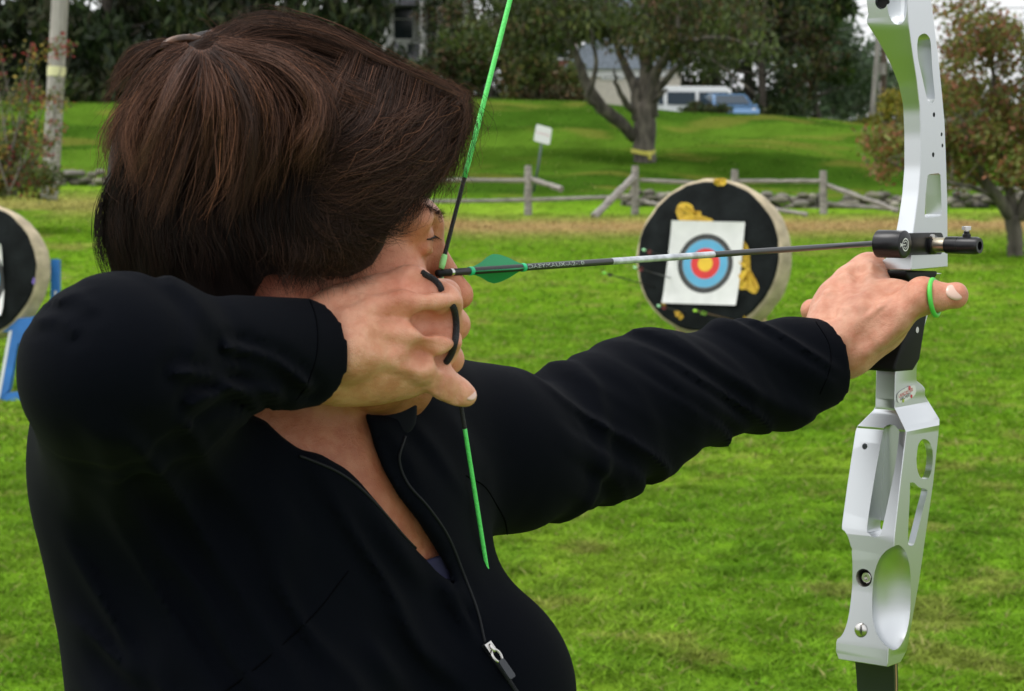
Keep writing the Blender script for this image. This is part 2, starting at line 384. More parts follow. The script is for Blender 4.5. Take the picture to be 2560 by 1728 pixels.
# ================================================================== FOLIAGE
m_bark = MAT('bark', (.095, .083, .066), .95, var=.5, vscale=6, stretch=(1, 1, .35), bump=1.0, bscale=14)
m_bark2 = MAT('dark_bark', (.06, .05, .04), .95, var=.4, vscale=6, bump=.8, bscale=14)
m_leaf = MAT('leaves', (1, 1, 1), .55, tint=True, trans=.3, spec=.3)
def leaves(clumps, n, size, cols, elong=1.8, droop=.3, spread=1.0):
    """clumps: rows (x,y,z,rx,ry,rz); returns verts, quads, tints"""
    C = np.array(clumps, float); vol = (C[:, 3] * C[:, 4] * C[:, 5]) ** .72; k = rng.choice(len(C), n, p=vol / vol.sum())
    g = rng.normal(0, 1, (n, 3)); g /= np.linalg.norm(g, axis=1)[:, None]; rad = rng.random(n)[:, None] ** .38 * spread
    pos = C[k, :3] + g * rad * C[k, 3:6]
    pos += (rng.random((n, 3)) - .5) * size * 3
    a = rng.normal(0, 1, (n, 3)); a[:, 2] -= droop * 2; a /= np.linalg.norm(a, axis=1)[:, None]
    b = np.cross(a, rng.normal(0, 1, (n, 3))); b /= np.linalg.norm(b, axis=1)[:, None] + 1e-9
    s = size * rng.uniform(.6, 1.4, n)[:, None]; a = a * s * elong / 2; b = b * s / 2
    V = np.stack([pos - a, pos + b * .9 - a * .1, pos + a, pos - b * .9 - a * .1], 1).reshape(-1, 3); Q = np.arange(n * 4).reshape(-1, 4)
    cols = np.array(cols); ck = (k * 7 + rng.integers(0, 3, n)) % len(cols); cl = rng.uniform(.75, 1.3, len(C))[k]
    T = cols[ck] * (cl * rng.uniform(.65, 1.4, n))[:, None]
    return V, Q, np.repeat(T, 4, 0)
def envelope(base, hgt, rad, n, kind='round', z0=.15, sz=.28):
    out = []
    for i in range(n):
        t = rng.uniform(z0, 1); a = rng.random() * 6.283
        e = {'round': math.sqrt(max(.02, 1 - ((t - .55) / .5) ** 2)), 'cone': (1.03 - t) ** .8 * 1.05, 'dome': math.sqrt(max(.03, 1 - t ** 2.5))}[kind] * rad
        r = e * rng.uniform(.45, 1.0); q = rad * sz * rng.uniform(.6, 1.25)
        out.append((base[0] + math.cos(a) * r, base[1] + math.sin(a) * r, base[2] + hgt * t, q, q, q * (.55 if kind == 'cone' else .75)))
    return out
def limb_set(mb, base, hgt, rad, r0, n=9, zt=.9):
    top = np.array(base) + [rng.normal(0, .04) * hgt, 0, hgt * zt]; pts = np.linspace(base, top, 7); pts[1:-1, :2] += rng.normal(0, .012 * hgt, (5, 2)); pts[0, 2] -= .15
    mb.tube(pts, np.linspace(1.15, .2, 7) * r0, 9)
    for i in range(n):
        t = rng.uniform(.25, .85); a = rng.random() * 6.283; s = pts[0] + (pts[-1] - pts[0]) * t; L = rad * rng.uniform(.6, 1) * (1.15 - t * .5)
        e = s + [math.cos(a) * L, math.sin(a) * L, L * rng.uniform(.1, .6)]; md = (s + e) / 2 + [0, 0, -.06 * L]; mb.tube(spline([s, md, e], 6), np.linspace(r0 * .4 * (1.1 - t), .03, 6), 6)
def tree(name, base, hgt, rad, ncl, nl, lsize, cols, label, group, kind='round', z0=.15, bark=None, sz=.28, elong=1.8, droop=.3, cat='tree'):
    e = EMPTY(name, base, label, cat, group); mb = MB(); limb_set(mb, base, hgt, rad, hgt * .022, zt=.92); mb.build('trunk', bark or m_bark2, e, True, fix=False)
    v, q, t = leaves(envelope(base, hgt, rad, ncl, kind, z0, sz), nl, lsize, cols, elong, droop); MESH('crown', v, q, m_leaf, e, tint=t); return e
def dup(e, loc, rz, sc, label):
    c = e.copy(); COL.objects.link(c); c.location = loc; c.rotation_euler = (0, 0, rz); c.scale = sc; c['label'] = label; WO[c.name] = np.array(loc)
    for ch in e.children:
        k = ch.copy(); COL.objects.link(k); k.parent = c
    return c
EV = [(.02, .036, .01), (.03, .05, .014), (.014, .026, .009), (.045, .058, .016), (.04, .04, .02)]
EVB = [(.03, .055, .014), (.045, .072, .018), (.02, .04, .012), (.065, .075, .02), (.085, .05, .025)]
OLV = [(.075, .1, .02), (.05, .08, .016), (.1, .11, .025), (.12, .08, .03), (.045, .065, .016)]
MIX = [(.04, .075, .015), (.06, .095, .02), (.03, .055, .012)]
gd = 'dark evergreens in front of the houses'
t0 = tree('evergreen_tree', G(-60, 94), 14, 3.6, 60, 8500, .2, EV, 'dark evergreen at the far left above the red leaved shrub', gd, 'cone', .02, sz=.34, elong=3, droop=.9)
SC13 = (1.0, 1.0, 1.0)
for px, d, s, lab in ((0, 100, .9, 'dark evergreen just behind the top of the near utility pole'), (320, 101, 1.0, 'dark evergreen at the right end of the tan gabled house'), (285, 92.5, 1.0, 'dark evergreen with a bare lower trunk beside the ponytail of the archer'),
                      (600, 96, .95, 'dark evergreen rising behind the hair clip of the archer'), (660, 99, 1.1, 'dark evergreen directly above the crown of the archer'), (790, 95, .95, 'dark evergreen between the archer and the white columned house'),
                      (825, 96, .85, 'dark evergreen at the left edge of the white columned house'), (-190, 100, 1.1, 'dark evergreen outside the left edge of the view'), (520, 112, .62, 'small dark evergreen in front of the white house roof')):
    dup(t0, G(px, d), rng.random() * 6, (s, s, s * rng.uniform(.9, 1.1)), lab)
gb = 'broad dark trees on top of the hill'
t1 = tree('broadleaf_tree', G(1790, 108), 13, 4.8, 46, 11500, .2, EVB, 'broad dark tree behind the white van and blue car', gb, 'round', .0, sz=.36, droop=.4)
for px, d, s, lab in ((1870, 106, .92, 'broad dark tree above the right end of the blue car'), (1905, 101, .72, 'broad dark tree with reddish tips at the edge of the open sky'), (1660, 113, 1.0, 'broad dark tree behind the forked trunk of the lawn tree'), (1490, 118, 1.0, 'broad dark tree over the pale garage'), (1205, 104, .62, 'small broad dark tree at the right end of the columned house')):
    dup(t1, G(px, d), rng.random() * 6, (s, s, s), lab)
tree('broadleaf_tree', G(2055, 108), 9.2, 1.5, 26, 5000, .2, MIX, 'bright green leafy tree against the sky left of the bow', gb, 'round', .3, sz=.36)
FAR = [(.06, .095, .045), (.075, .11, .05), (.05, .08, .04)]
gf = 'far trees under the open sky'
t2 = tree('far_tree', G(2070, 170), 9, 4.2, 30, 5000, .3, FAR, 'hazy far tree left of the pale utility pole', gf, 'round', 0, sz=.36)
for px, d, s, lab, in ((2150, 190, .8, 'hazy far tree just behind the pale utility pole'), (2240, 180, .72, 'hazy far tree behind the brown utility pole'), (1985, 160, 1.2, 'tallest hazy far tree beside the dark hilltop trees'), (2330, 200, .7, 'hazy far tree hidden behind the upper bow handle'), (2440, 190, .7, 'hazy far tree seen through the autumn tree'), (2560, 185, .8, 'hazy far tree at the right edge behind the autumn tree')):
    dup(t2, G(px, d), rng.random() * 6, (s, s, s), lab)
tree('yellow_bush', G(2225, 100), 2.2, 1.5, 16, 2600, .12, [(.2, .2, .02), (.14, .16, .02), (.3, .24, .03)], 'yellow green bush at the foot of the far utility poles', None, 'dome', .05, sz=.4, cat='bush')
# shrubs and hedges by the houses
def shrub(name, px, d, w, h, n, cols, label, grp=None, lsize=.12):
    b = G(px, d); cl = [(b[0] + rng.uniform(-.5, .5) * w, b[1] + rng.uniform(-.4, .4), b[2] + h * rng.uniform(.2, .75), w * .2, .5, h * .28) for _ in range(14)]
    e = EMPTY(name, b, label, 'bush', grp); mb = MB()
    for i in range(5): mb.tube([b + [rng.uniform(-.2, .2) * w, 0, -.1], b + [rng.uniform(-.35, .35) * w, rng.uniform(-.2, .2), h * .8]], [.03, .01], 5)
    mb.build('stems', m_bark2, e); v, q, t = leaves(cl, n, lsize, cols); MESH('leaves', v, q, m_leaf, e, tint=t)
gs = 'shrubs along the house fronts'
shrub('shrub', 195, 91, 1.9, 1.6, 2500, EV, 'rounded dark shrub on the lawn right of the near utility pole', gs)
shrub('shrub', 1215, 91, 2.2, 3.4, 5200, OLV, 'tall olive shrub behind the upper bowstring', gs)
shrub('shrub', 1150, 91, 1.6, 2.6, 3500, EVB, 'dark shrub right of the forehead of the archer', gs)
shrub('shrub', 1350, 92, 2.6, .9, 2600, [(.09, .06, .03), (.06, .055, .02), (.04, .05, .015)], 'low brownish hedge in front of the brick house', gs)
shrub('shrub', 1415, 92.5, 1.6, 2.3, 2800, OLV, 'olive shrub between the brick house and the pale garage', gs)
shrub('shrub', 1330, 93, 1.5, 3.6, 3600, OLV, 'tall loose olive shrub growing up the front of the brick house', gs)
shrub('shrub', 1040, 92, 1.8, 2.1, 2600, EVB, 'dark shrub below the porch columns beside the head of the archer', gs)
shrub('shrub', 1745, 90.6, 1.1, .42, 1400, EVB, 'low dark hedge in front of the white van', gs, .08)
shrub('shrub', 1795, 90.4, .9, .35, 1200, EVB, 'low dark hedge in front of the blue car', gs, .08)
shrub('shrub', 2120, 120, 4, 1.6, 2500, FAR, 'rounded grey green shrub on the far side of the hill', gs, .16)

# the big lawn tree, limbs placed where they fork in the photograph
D0 = 62
bt = EMPTY('lawn_tree', G(1612, D0), 'large forked tree on the grassy hill with a yellow ribbon round its trunk', 'tree')
mb = MB()
def limb(pts, r, n=14, dd=None):
    dd = dd or [0] * len(pts); q = spline([P(x, y, D0 + e) for (x, y), e in zip(pts, dd)], n); q += rng.normal(0, .025, q.shape); mb.tube(q, .78 * np.interp(np.linspace(0, 1, n), np.linspace(0, 1, len(r)), r), 9)
limb([(1612, 452), (1612, 425), (1613, 380), (1612, 320), (1610, 262)], [.56, .43, .4, .42, .36])
limb([(1585, 345), (1545, 300), (1500, 268), (1465, 205), (1440, 140), (1400, 60), (1370, -60)], [.2, .24, .24, .18, .14, .1, .06], 20, [0, -.5, -.8, -1, -1.2, -1.6, -2])
limb([(1598, 300), (1592, 240), (1565, 170), (1540, 110), (1520, 20), (1500, -120)], [.25, .22, .16, .13, .1, .05], 18, [0, 0, .4, .8, 1, 1])
limb([(1612, 290), (1612, 200), (1618, 110), (1610, 0), (1620, -160)], [.34, .27, .22, .16, .06], 16, [0, .2, .2, .5, .8])
limb([(1625, 290), (1632, 210), (1660, 150), (1700, 105), (1760, 96), (1860, 104), (1945, 125)], [.3, .22, .15, .1, .07, .05, .03], 20, [0, -.2, -.7, -1.2, -2, -2.6, -3])
limb([(1632, 270), (1655, 215), (1700, 160), (1712, 132), (1770, 145), (1830, 190), (1890, 240)], [.16, .14, .1, .07, .05, .035, .02], 20, [0, -.4, -1, -1.4, -2, -2.4, -2.8])
limb([(1704, 175), (1702, 104), (1695, 0), (1690, -80)], [.05, .06, .06, .04], 11, [-1.2, -1.2, -1.1, -1])
limb([(1500, 270), (1470, 245), (1490, 160), (1470, 60)], [.12, .12, .08, .04], 14, [-.8, -1.2, -1.6, -2])
limb([(1597, 285), (1570, 260), (1545, 215), (1530, 170)], [.14, .12, .08, .03], 12, [0, -.4, -.8, -1])
limb([(1618, 262), (1650, 238), (1668, 225)], [.1, .08, .05], 8, [0, -.6, -.9])
mb.build('trunk', m_bark, bt, True, fix=False)
cl = []
for (x, y, rx, ry, m) in ((1330, 20, 90, 60, 9), (1420, 40, 90, 60, 9), (1500, 20, 80, 70, 8), (1590, 40, 80, 70, 8), (1680, 20, 90, 60, 9), (1780, 40, 90, 70, 9), (1870, 70, 70, 70, 7), (1290, 80, 80, 60, 9), (1390, 90, 50, 50, 3), (1450, 90, 40, 50, 2), (1740, 120, 70, 40, 5), (1560, 80, 40, 50, 3), (1660, 100, 50, 40, 2), (1480, -120, 220, 70, 16), (1720, -120, 220, 70, 16), (1600, -300, 250, 80, 18)):
    for _ in range(m):
        q = P(x + rng.normal(0, rx * .6), y + rng.normal(0, ry * .6), D0 + rng.normal(0, 2.2)); s = rng.uniform(.4, .85); cl.append((*q, s * 1.2, s, s * .7))
v, q, t = leaves(cl, 21000, .09, [(.05, .07, .016), (.07, .095, .02), (.035, .05, .014), (.1, .07, .03), (.09, .105, .025), (.04, .06, .016)], 2.2, .8); MESH('crown', v, q, m_leaf, bt, tint=t)
# ribbon
rb = MB(); a = np.linspace(0, 2 * math.pi, 33); c0 = P(1608, 381, D0)
pr = [c0 + [math.cos(k) * .35, math.sin(k) * .35, .04 * math.sin(2 * k + 1)] for k in a]
for i in range(32):
    b0 = len(rb.v); rb.v += [tuple(pr[i] + [0, 0, .07]), tuple(pr[i + 1] + [0, 0, .07]), tuple(pr[i + 1] - [0, 0, .05]), tuple(pr[i] - [0, 0, .05])]; rb.f.append((b0, b0 + 1, b0 + 2, b0 + 3))
rb.tube([P(1620, 380, D0 - .36), P(1624, 388, D0 - .38), P(1625, 400, D0 - .38)], [.04, .06, .03], 6)
rb.build('ribbon', MAT('yellow_tape', (.55, .5, .08), .5), None, fix=False, label='yellow ribbon tied round the trunk of the forked lawn tree', cat='ribbon')

# autumn tree at the right
D1 = 34
at = EMPTY('autumn_tree', G(2540, D1), 'small autumn tree with reddish olive leaves right of the bow', 'tree'); mb = MB()
def limb1(pts, r, n=12, dd=None):
    dd = dd or [0] * len(pts); q = spline([P(x, y, D1 + e) for (x, y), e in zip(pts, dd)], n); q += rng.normal(0, .008, q.shape); mb.tube(q, np.interp(np.linspace(0, 1, n), np.linspace(0, 1, len(r)), r), 8)
limb1([(2541, 660), (2540, 640), (2536, 590), (2530, 540)], [.16, .13, .12, .13])
limb1([(2528, 545), (2495, 495), (2462, 450), (2430, 380), (2400, 290)], [.11, .09, .07, .05, .02], 14, [0, -.2, -.4, -.6, -.8])
limb1([(2535, 550), (2525, 480), (2500, 400), (2490, 280), (2480, 150), (2470, 80)], [.1, .08, .06, .05, .03, .015], 16, [0, .1, .3, .3, .4, .5])
limb1([(2545, 550), (2575, 470), (2600, 380), (2610, 250), (2600, 100)], [.1, .08, .06, .04, .02], 14)
limb1([(2505, 505), (2440, 470), (2370, 455), (2290, 440), (2220, 400)], [.05, .04, .03, .02, .01], 14, [0, -.5, -.9, -1.2, -1.4])
limb1([(2470, 465), (2420, 430), (2360, 370), (2300, 340), (2200, 335)], [.05, .04, .03, .02, .01], 14, [0, .4, .8, 1, 1.2])
limb1([(2495, 400), (2440, 300), (2400, 200), (2380, 110)], [.04, .03, .02, .01], 12, [.3, .6, .9, 1])
bv0 = [v for v in mb.v if v[2] > P(2500, 480, D1)[2]]
for i in range(60):
    s0 = np.array(bv0[rng.integers(len(bv0))]); e0 = s0 + [rng.normal(0, .22), rng.normal(0, .2), rng.uniform(.1, .5)]; mb.tube(spline([s0, (s0 + e0) / 2 + rng.normal(0, .03, 3), e0], 6), np.linspace(.012, .004, 6), 5)
mb.build('trunk', m_bark, at, True, fix=False)
cl = []
for (x, y, rx, ry, m) in ((2420, 110, 45, 50, 9), (2500, 90, 50, 50, 9), (2590, 110, 50, 60, 9), (2400, 220, 45, 60, 10), (2480, 220, 50, 60, 9), (2580, 230, 50, 60, 10), (2410, 340, 45, 50, 9), (2490, 330, 50, 50, 9), (2590, 350, 50, 60, 9), (2420, 430, 45, 30, 5), (2560, 430, 45, 40, 6), (2230, 350, 40, 25, 5), (2215, 410, 40, 40, 4), (2330, 400, 40, 40, 5), (2650, 250, 40, 150, 10)):
    for _ in range(m):
        q = P(x + rng.normal(0, rx * .6), y + rng.normal(0, ry * .6), D1 + rng.normal(0, .7)); s = rng.uniform(.15, .3); cl.append((*q, s * 1.2, s, s * .8))
v, q, t = leaves(cl, 19000, .052, [(.16, .16, .03), (.11, .135, .028), (.22, .09, .045), (.2, .18, .04), (.2, .065, .045), (.1, .13, .025), (.26, .2, .05)], 1.7, .3, 1.25); MESH('crown', v, q, m_leaf, at, tint=t)

# red leaved shrub at the left edge, in front of the pole
D2 = 36
rs = EMPTY('red_leaved_shrub', G(30, D2), 'straggly shrub with red and yellow leaves in front of the near utility pole', 'bush'); mb = MB(); cl = []
for i in range(40):
    bx = rng.uniform(-60, 60); h0 = rng.uniform(0, 1); ex = bx + rng.uniform(-60, 130) ; ey = rng.uniform(110, 420)
    e0 = rng.normal(0, .4); q = spline([P(bx, 490, D2 + e0), P((bx + ex) / 2 + rng.normal(0, 18), (490 + ey) / 2, D2 + e0), P(ex, ey, D2 + rng.normal(0, .5))], 9); mb.tube(q, np.linspace(.018, .004, 9), 5)
    for k in range(3):
        c = q[rng.integers(3, 9)]; s = rng.uniform(.06, .16); cl.append((*c, s * 1.3, s, s))
for i in range(26):
    q = P(rng.uniform(-30, 120), rng.uniform(420, 480), D2 + rng.normal(0, .5)); cl.append((*q, .22, .2, .14))
mb.build('stems', MAT('grey_twigs', (.16, .14, .12), .9), rs, True, fix=False)
v, q, t = leaves(cl, 7500, .045, [(.07, .1, .02), (.09, .12, .025), (.06, .085, .02), (.11, .125, .03), (.26, .04, .04), (.14, .14, .03), (.34, .25, .05), (.1, .11, .03), (.18, .035, .035)], 1.6, .3, 1.3); MESH('leaves', v, q, m_leaf, rs, tint=t)

# ================================================================== POLES, WIRES, SIGN
m_pole = MAT('grey_pole', (.3, .28, .255), .9, var=.25, vscale=3, stretch=(4, 4, .5), bump=.4, bscale=20)
m_pole2 = MAT('brown_pole', (.1, .07, .05), .9, var=.25, vscale=3)
up = EMPTY('utility_pole', G(124, 41), 'thick grey wooden utility pole with a pale yellow band, behind the red leaved shrub', 'utility pole')
q = np.array([P(122, 500, 41), P(128, 420, 41), P(137, 250, 41), P(150, 0, 41), P(172, -420, 41)]); q = spline(q, 24)
MB().tube(q, np.linspace(.165, .155, 24), 20).build('shaft', m_pole, up, True, fix=False)
c = P(141, 180, 41); MB().lathe(c, P(150, 0, 41) - P(137, 250, 41), [(-.09, .168), (-.09, .172), (.09, .172), (.09, .166)], 22).build('band', MAT('pale_yellow_band', (.62, .6, .33), .6), up, True, sharp=40)
def fpole(b, t, d, r, m, label):
    e = EMPTY('utility_pole', P(*b, d), label, 'utility pole', 'far utility poles'); a0, a1 = P(*b, d), P(*t, d); a0 = a0 - (a1 - a0) * .1; MB().tube(np.linspace(a0, a1, 6), np.linspace(r, r * .75, 6), 12).build('shaft', m, e, True, fix=False); return e, a1
e1, w1 = fpole((2179, 312), (2210, -80), 118, .15, m_pole, 'pale leaning utility pole against the sky left of the bow')
e2, w2 = fpole((2207, 320), (2213, -60), 112, .17, m_pole2, 'dark brown utility pole against the sky next to the pale one')
e3, w3 = fpole((2199, 318), (2201, 205), 112, .09, m_pole, 'short grey pole between the pale and brown utility poles')
MB().box(P(2209, -20, 112), (2.2, .1, .12)).build('crossarm', m_pole2, e2); MB().lathe(P(2206, 172, 111.7), (0, 0, 1), [(-.3, .16), (.3, .16)], 12).build('transformer', m_pole, e2, True, sharp=40)
MB().box(P(2199, 314, 111.9), (.3, .2, .3)).build('base_cap', MAT('light_blue', (.25, .45, .55), .5), e3)
for i, (ya, yb, yc) in enumerate(((28, 6, -30), (44, 26, 8), (72, 56, 40))):
    a, b, c = P(1700, ya + 40, 150), P(2209, yb, 112), P(2900, yc + 20, 90); pts = np.concatenate([spline([a, (a + b) / 2 + [0, 0, -.35], b], 10), spline([b, (b + c) / 2 + [0, 0, -.4], c], 10)[1:]])
    MB().tube(pts, .022, 5).build('power_line', MAT('wire', (.12, .12, .13), .6), None, fix=False, label='%s thin power line crossing the sky past the brown utility pole' % ('topmost', 'middle', 'lowest')[i], cat='wire', group='power lines across the sky')
# flag pole by the brick house
fp = EMPTY('flagpole', G(1265, 93), 'thin white pole in front of the brick house left of the forked tree', 'pole'); MB().tube([P(1265, 270, 93), P(1266, 150, 93), P(1267, -60, 93)], [.06, .055, .04], 8).build('shaft', MAT('white_paint', (.6, .6, .58), .5), fp, True)
MB().ell(P(1267, -62, 93), (.09, .09, .09)).build('finial', MAT('gilt', (.5, .4, .15), .3, 1), fp, True)
# notice sign on a leaning post
sg = EMPTY('notice_sign', P(1336, 470, 52), 'small white notice sign with a red line of lettering on a leaning post', 'sign')
ca, cb, cc, cd = [P(x, y, 52) for x, y in ((1341, 310), (1380, 321), (1374, 363), (1334, 352))]; nn = nrm(np.cross(cb - ca, cd - ca)); nn = nn if nn[1] < 0 else -nn
def rr(pts, k=.12, n=4):
    out = []; m = len(pts)
    for i in range(m):
        p0, p, p1 = pts[i - 1], pts[i], pts[(i + 1) % m]
        for t in np.linspace(0, 1, n): out.append((1 - t) ** 2 * (p + (p0 - p) * k) + 2 * t * (1 - t) * p + t * t * (p + (p1 - p) * k))
    return out
MB().prism(rr([ca, cb, cc, cd]), -nn * .012).build('panel', MAT('sign_white', (.72, .72, .72), .5), sg)
xd, yd = nrm(cb - ca), nrm(ca - cd); mid = (ca + cb + cc + cd) / 4
v, f = text_mesh('NO PARKING', .053, mid + yd * .01, xd, yd, 0); 
MESH('lettering', np.array(v) + nn * .004, f, MAT('faded_red', (.55, .16, .2), .6), sg)
MB().tube([P(1334, 480, 52.0), P(1345, 420, 52.02), P(1357, 335, 52.035)], .028, 8).build('post', MAT('green_steel', (.06, .085, .08), .5, .3), sg, True)

# ================================================================== HOUSES
m_brick = MAT('brick_red', (.27, .11, .08), .9, var=.25, vscale=4, bump=.3, bscale=20); m_white = MAT('white_siding', (.68, .68, .66), .7, var=.05); m_beige = MAT('tan_siding', (.42, .37, .32), .8, var=.1)
m_cream = MAT('cream_stucco', (.6, .55, .47), .85, var=.08); m_roof = MAT('grey_shingle', (.13, .13, .145), .9, var=.3, vscale=6); m_glassd = MAT('dark_glass', (.02, .03, .035), .08, spec=.8); m_red = MAT('red_trim', (.32, .04, .04), .6); m_slate = MAT('blue_grey_roof', (.22, .25, .3), .8, var=.2)
def house(name, px0, px1, d, wallh, depth, mw, mr, label, roofh=2.2, gable=False, wins=(), door=None):
    a, b = G(px0, d), G(px1, d); zb = min(a[2], b[2]) - .3; w = b[0] - a[0]; cx = (a[0] + b[0]) / 2; y0 = a[1]; base = np.array([cx, y0, zb])
    e = EMPTY(name, base, label, 'house')
    MB().box((cx, y0 + depth / 2, zb + wallh / 2), (w, depth, wallh)).build('wall', mw, e)
    zt = zb + wallh + .003; r = MB(); o = .35
    if gable: r.prism([(cx - w / 2 - o, y0 - o, zt), (cx + w / 2 + o, y0 - o, zt), (cx, y0 - o, zt + roofh)], (0, depth + 2 * o, 0))
    else: r.prism([(cx - w / 2 - o, y0 - o, zt), (cx - w / 2 - o, y0 + depth + o, zt), (cx - w / 2 - o, y0 + depth / 2, zt + roofh)], (w + 2 * o, 0, 0))
    ro = r.build('roof', mr, e); MB().box((cx + w * .28, y0 + depth * .5, zt + roofh), (.6, .6, 1.6)).build('chimney', m_brick, ro)
    for (x, y, ww, hh, mf) in wins:
        c = P(x, y, d); c[1] = y0; f = MB(); t = .1
        for s in (-1, 1): f.box((c[0] + s * (ww / 2 + t / 2), y0 - .03, c[2]), (t, .1, hh + 2 * t)); f.box((c[0], y0 - .033, c[2] + s * (hh / 2 + t / 2)), (ww, .1, t))
        f.box((c[0], y0 - .03, c[2]), (ww, .05, .05)); wo = f.build('window', mf, e); MB().box((c[0], y0 - .008, c[2]), (ww, .03, hh)).build('pane', m_glassd, wo)
    return e, base, w
h1, b1, w1_ = house('gabled_house', -30, 290, 106, 3.1, 8, m_beige, m_roof, 'tan gabled house with red window trim behind the near utility pole', 1.8, False, ((66, 143, .75, .55, m_white), (195, 165, .55, 1.1, m_red), (20, 150, .7, .6, m_white)))
pg = MB(); za = P(178, 118, 104.5); zb_ = P(262, 186, 104.5); zc_ = P(94, 186, 104.5)
MB().prism([za, zb_, zb_ + [0, 0, .28], za + [0, 0, .28]], (0, .25, 0)).prism([za, zc_, zc_ + [0, 0, .28], za + [0, 0, .28]], (0, .25, 0)).prism([P(178, 88, 104.6), P(268, 158, 104.6), P(268, 175, 104.6), P(178, 105, 104.6)], (0, .2, 0)).build('porch_rake', m_cream, h1)
for x in (172, 222): MB().tube([P(x, 280, 104.4), P(x, 130 + abs(x - 178) * .7, 104.4)], .08, 8).build('porch_post', m_white, h1)
h2, _, _ = house('white_house', 355, 720, 118, 4.6, 8, m_white, m_slate, 'white house with a blue grey roof glimpsed above the ponytail of the archer', 2.6, False, ((400, 60, .9, 1.3, m_white), (470, 60, .9, 1.3, m_white), (560, 60, .9, 1.3, m_white), (650, 60, .9, 1.3, m_white)))
h3, b3, w3_ = house('columned_house', 930, 1180, 107, 7.5, 9, m_white, m_roof, 'white house with tall porch columns right of the hair of the archer', 2.5, True, ((1085, 60, .9, 1.9, m_white), (1040, 150, .8, 1.5, m_white), (1090, 160, .8, 1.5, m_white), (1010, 50, .9, 1.9, m_white), (1140, 70, .8, 1.8, m_white)))
for x in (965, 1060, 1100, 1165): MB().lathe(P(x, 290, 105), (0, 0, 1), [(0, .28), (.2, .28), (.22, .2), (5.6, .17), (5.65, .25), (5.8, .25)], 14).build('column', m_white, h3, True, sharp=40)
MB().box(P(1060, 4, 105.6) + np.array([0, 0, -.1]), (4.6, 2.2, .3)).build('porch_roof', m_roof, h3)
MB().prism([P(985, 100, 104), P(1080, 185, 104), P(1080, 200, 104), P(985, 118, 104)], (0, 1.2, 0)).build('stair_rail', m_roof, h3)
h4, _, _ = house('brick_house', 1255, 1440, 104, 6.2, 8, m_brick, m_roof, 'red brick house with white window sills left of the forked tree', 2.2, False, ((1300, 110, .75, 1.3, m_white), (1355, 115, .75, 1.3, m_white), (1400, 112, .7, 1.3, m_white), (1300, 20, .75, 1.3, m_white), (1360, 20, .75, 1.3, m_white)))
h5, _, _ = house('pale_garage', 1425, 1700, 99.5, 3.2, 7, m_cream, m_slate, 'pale cream outbuilding with a bright gable behind the forked tree', 3.2, True, ((1530, 170, .8, .9, m_white), (1600, 180, .8, .9, m_white)))
ga = P(1560, 60, 99.1)
MB().prism([P(1440, 192, 99.02), P(1690, 192, 99.02), P(1560, 62, 99.02)], (0, .05, 0)).build('gable_board', m_white, h5)

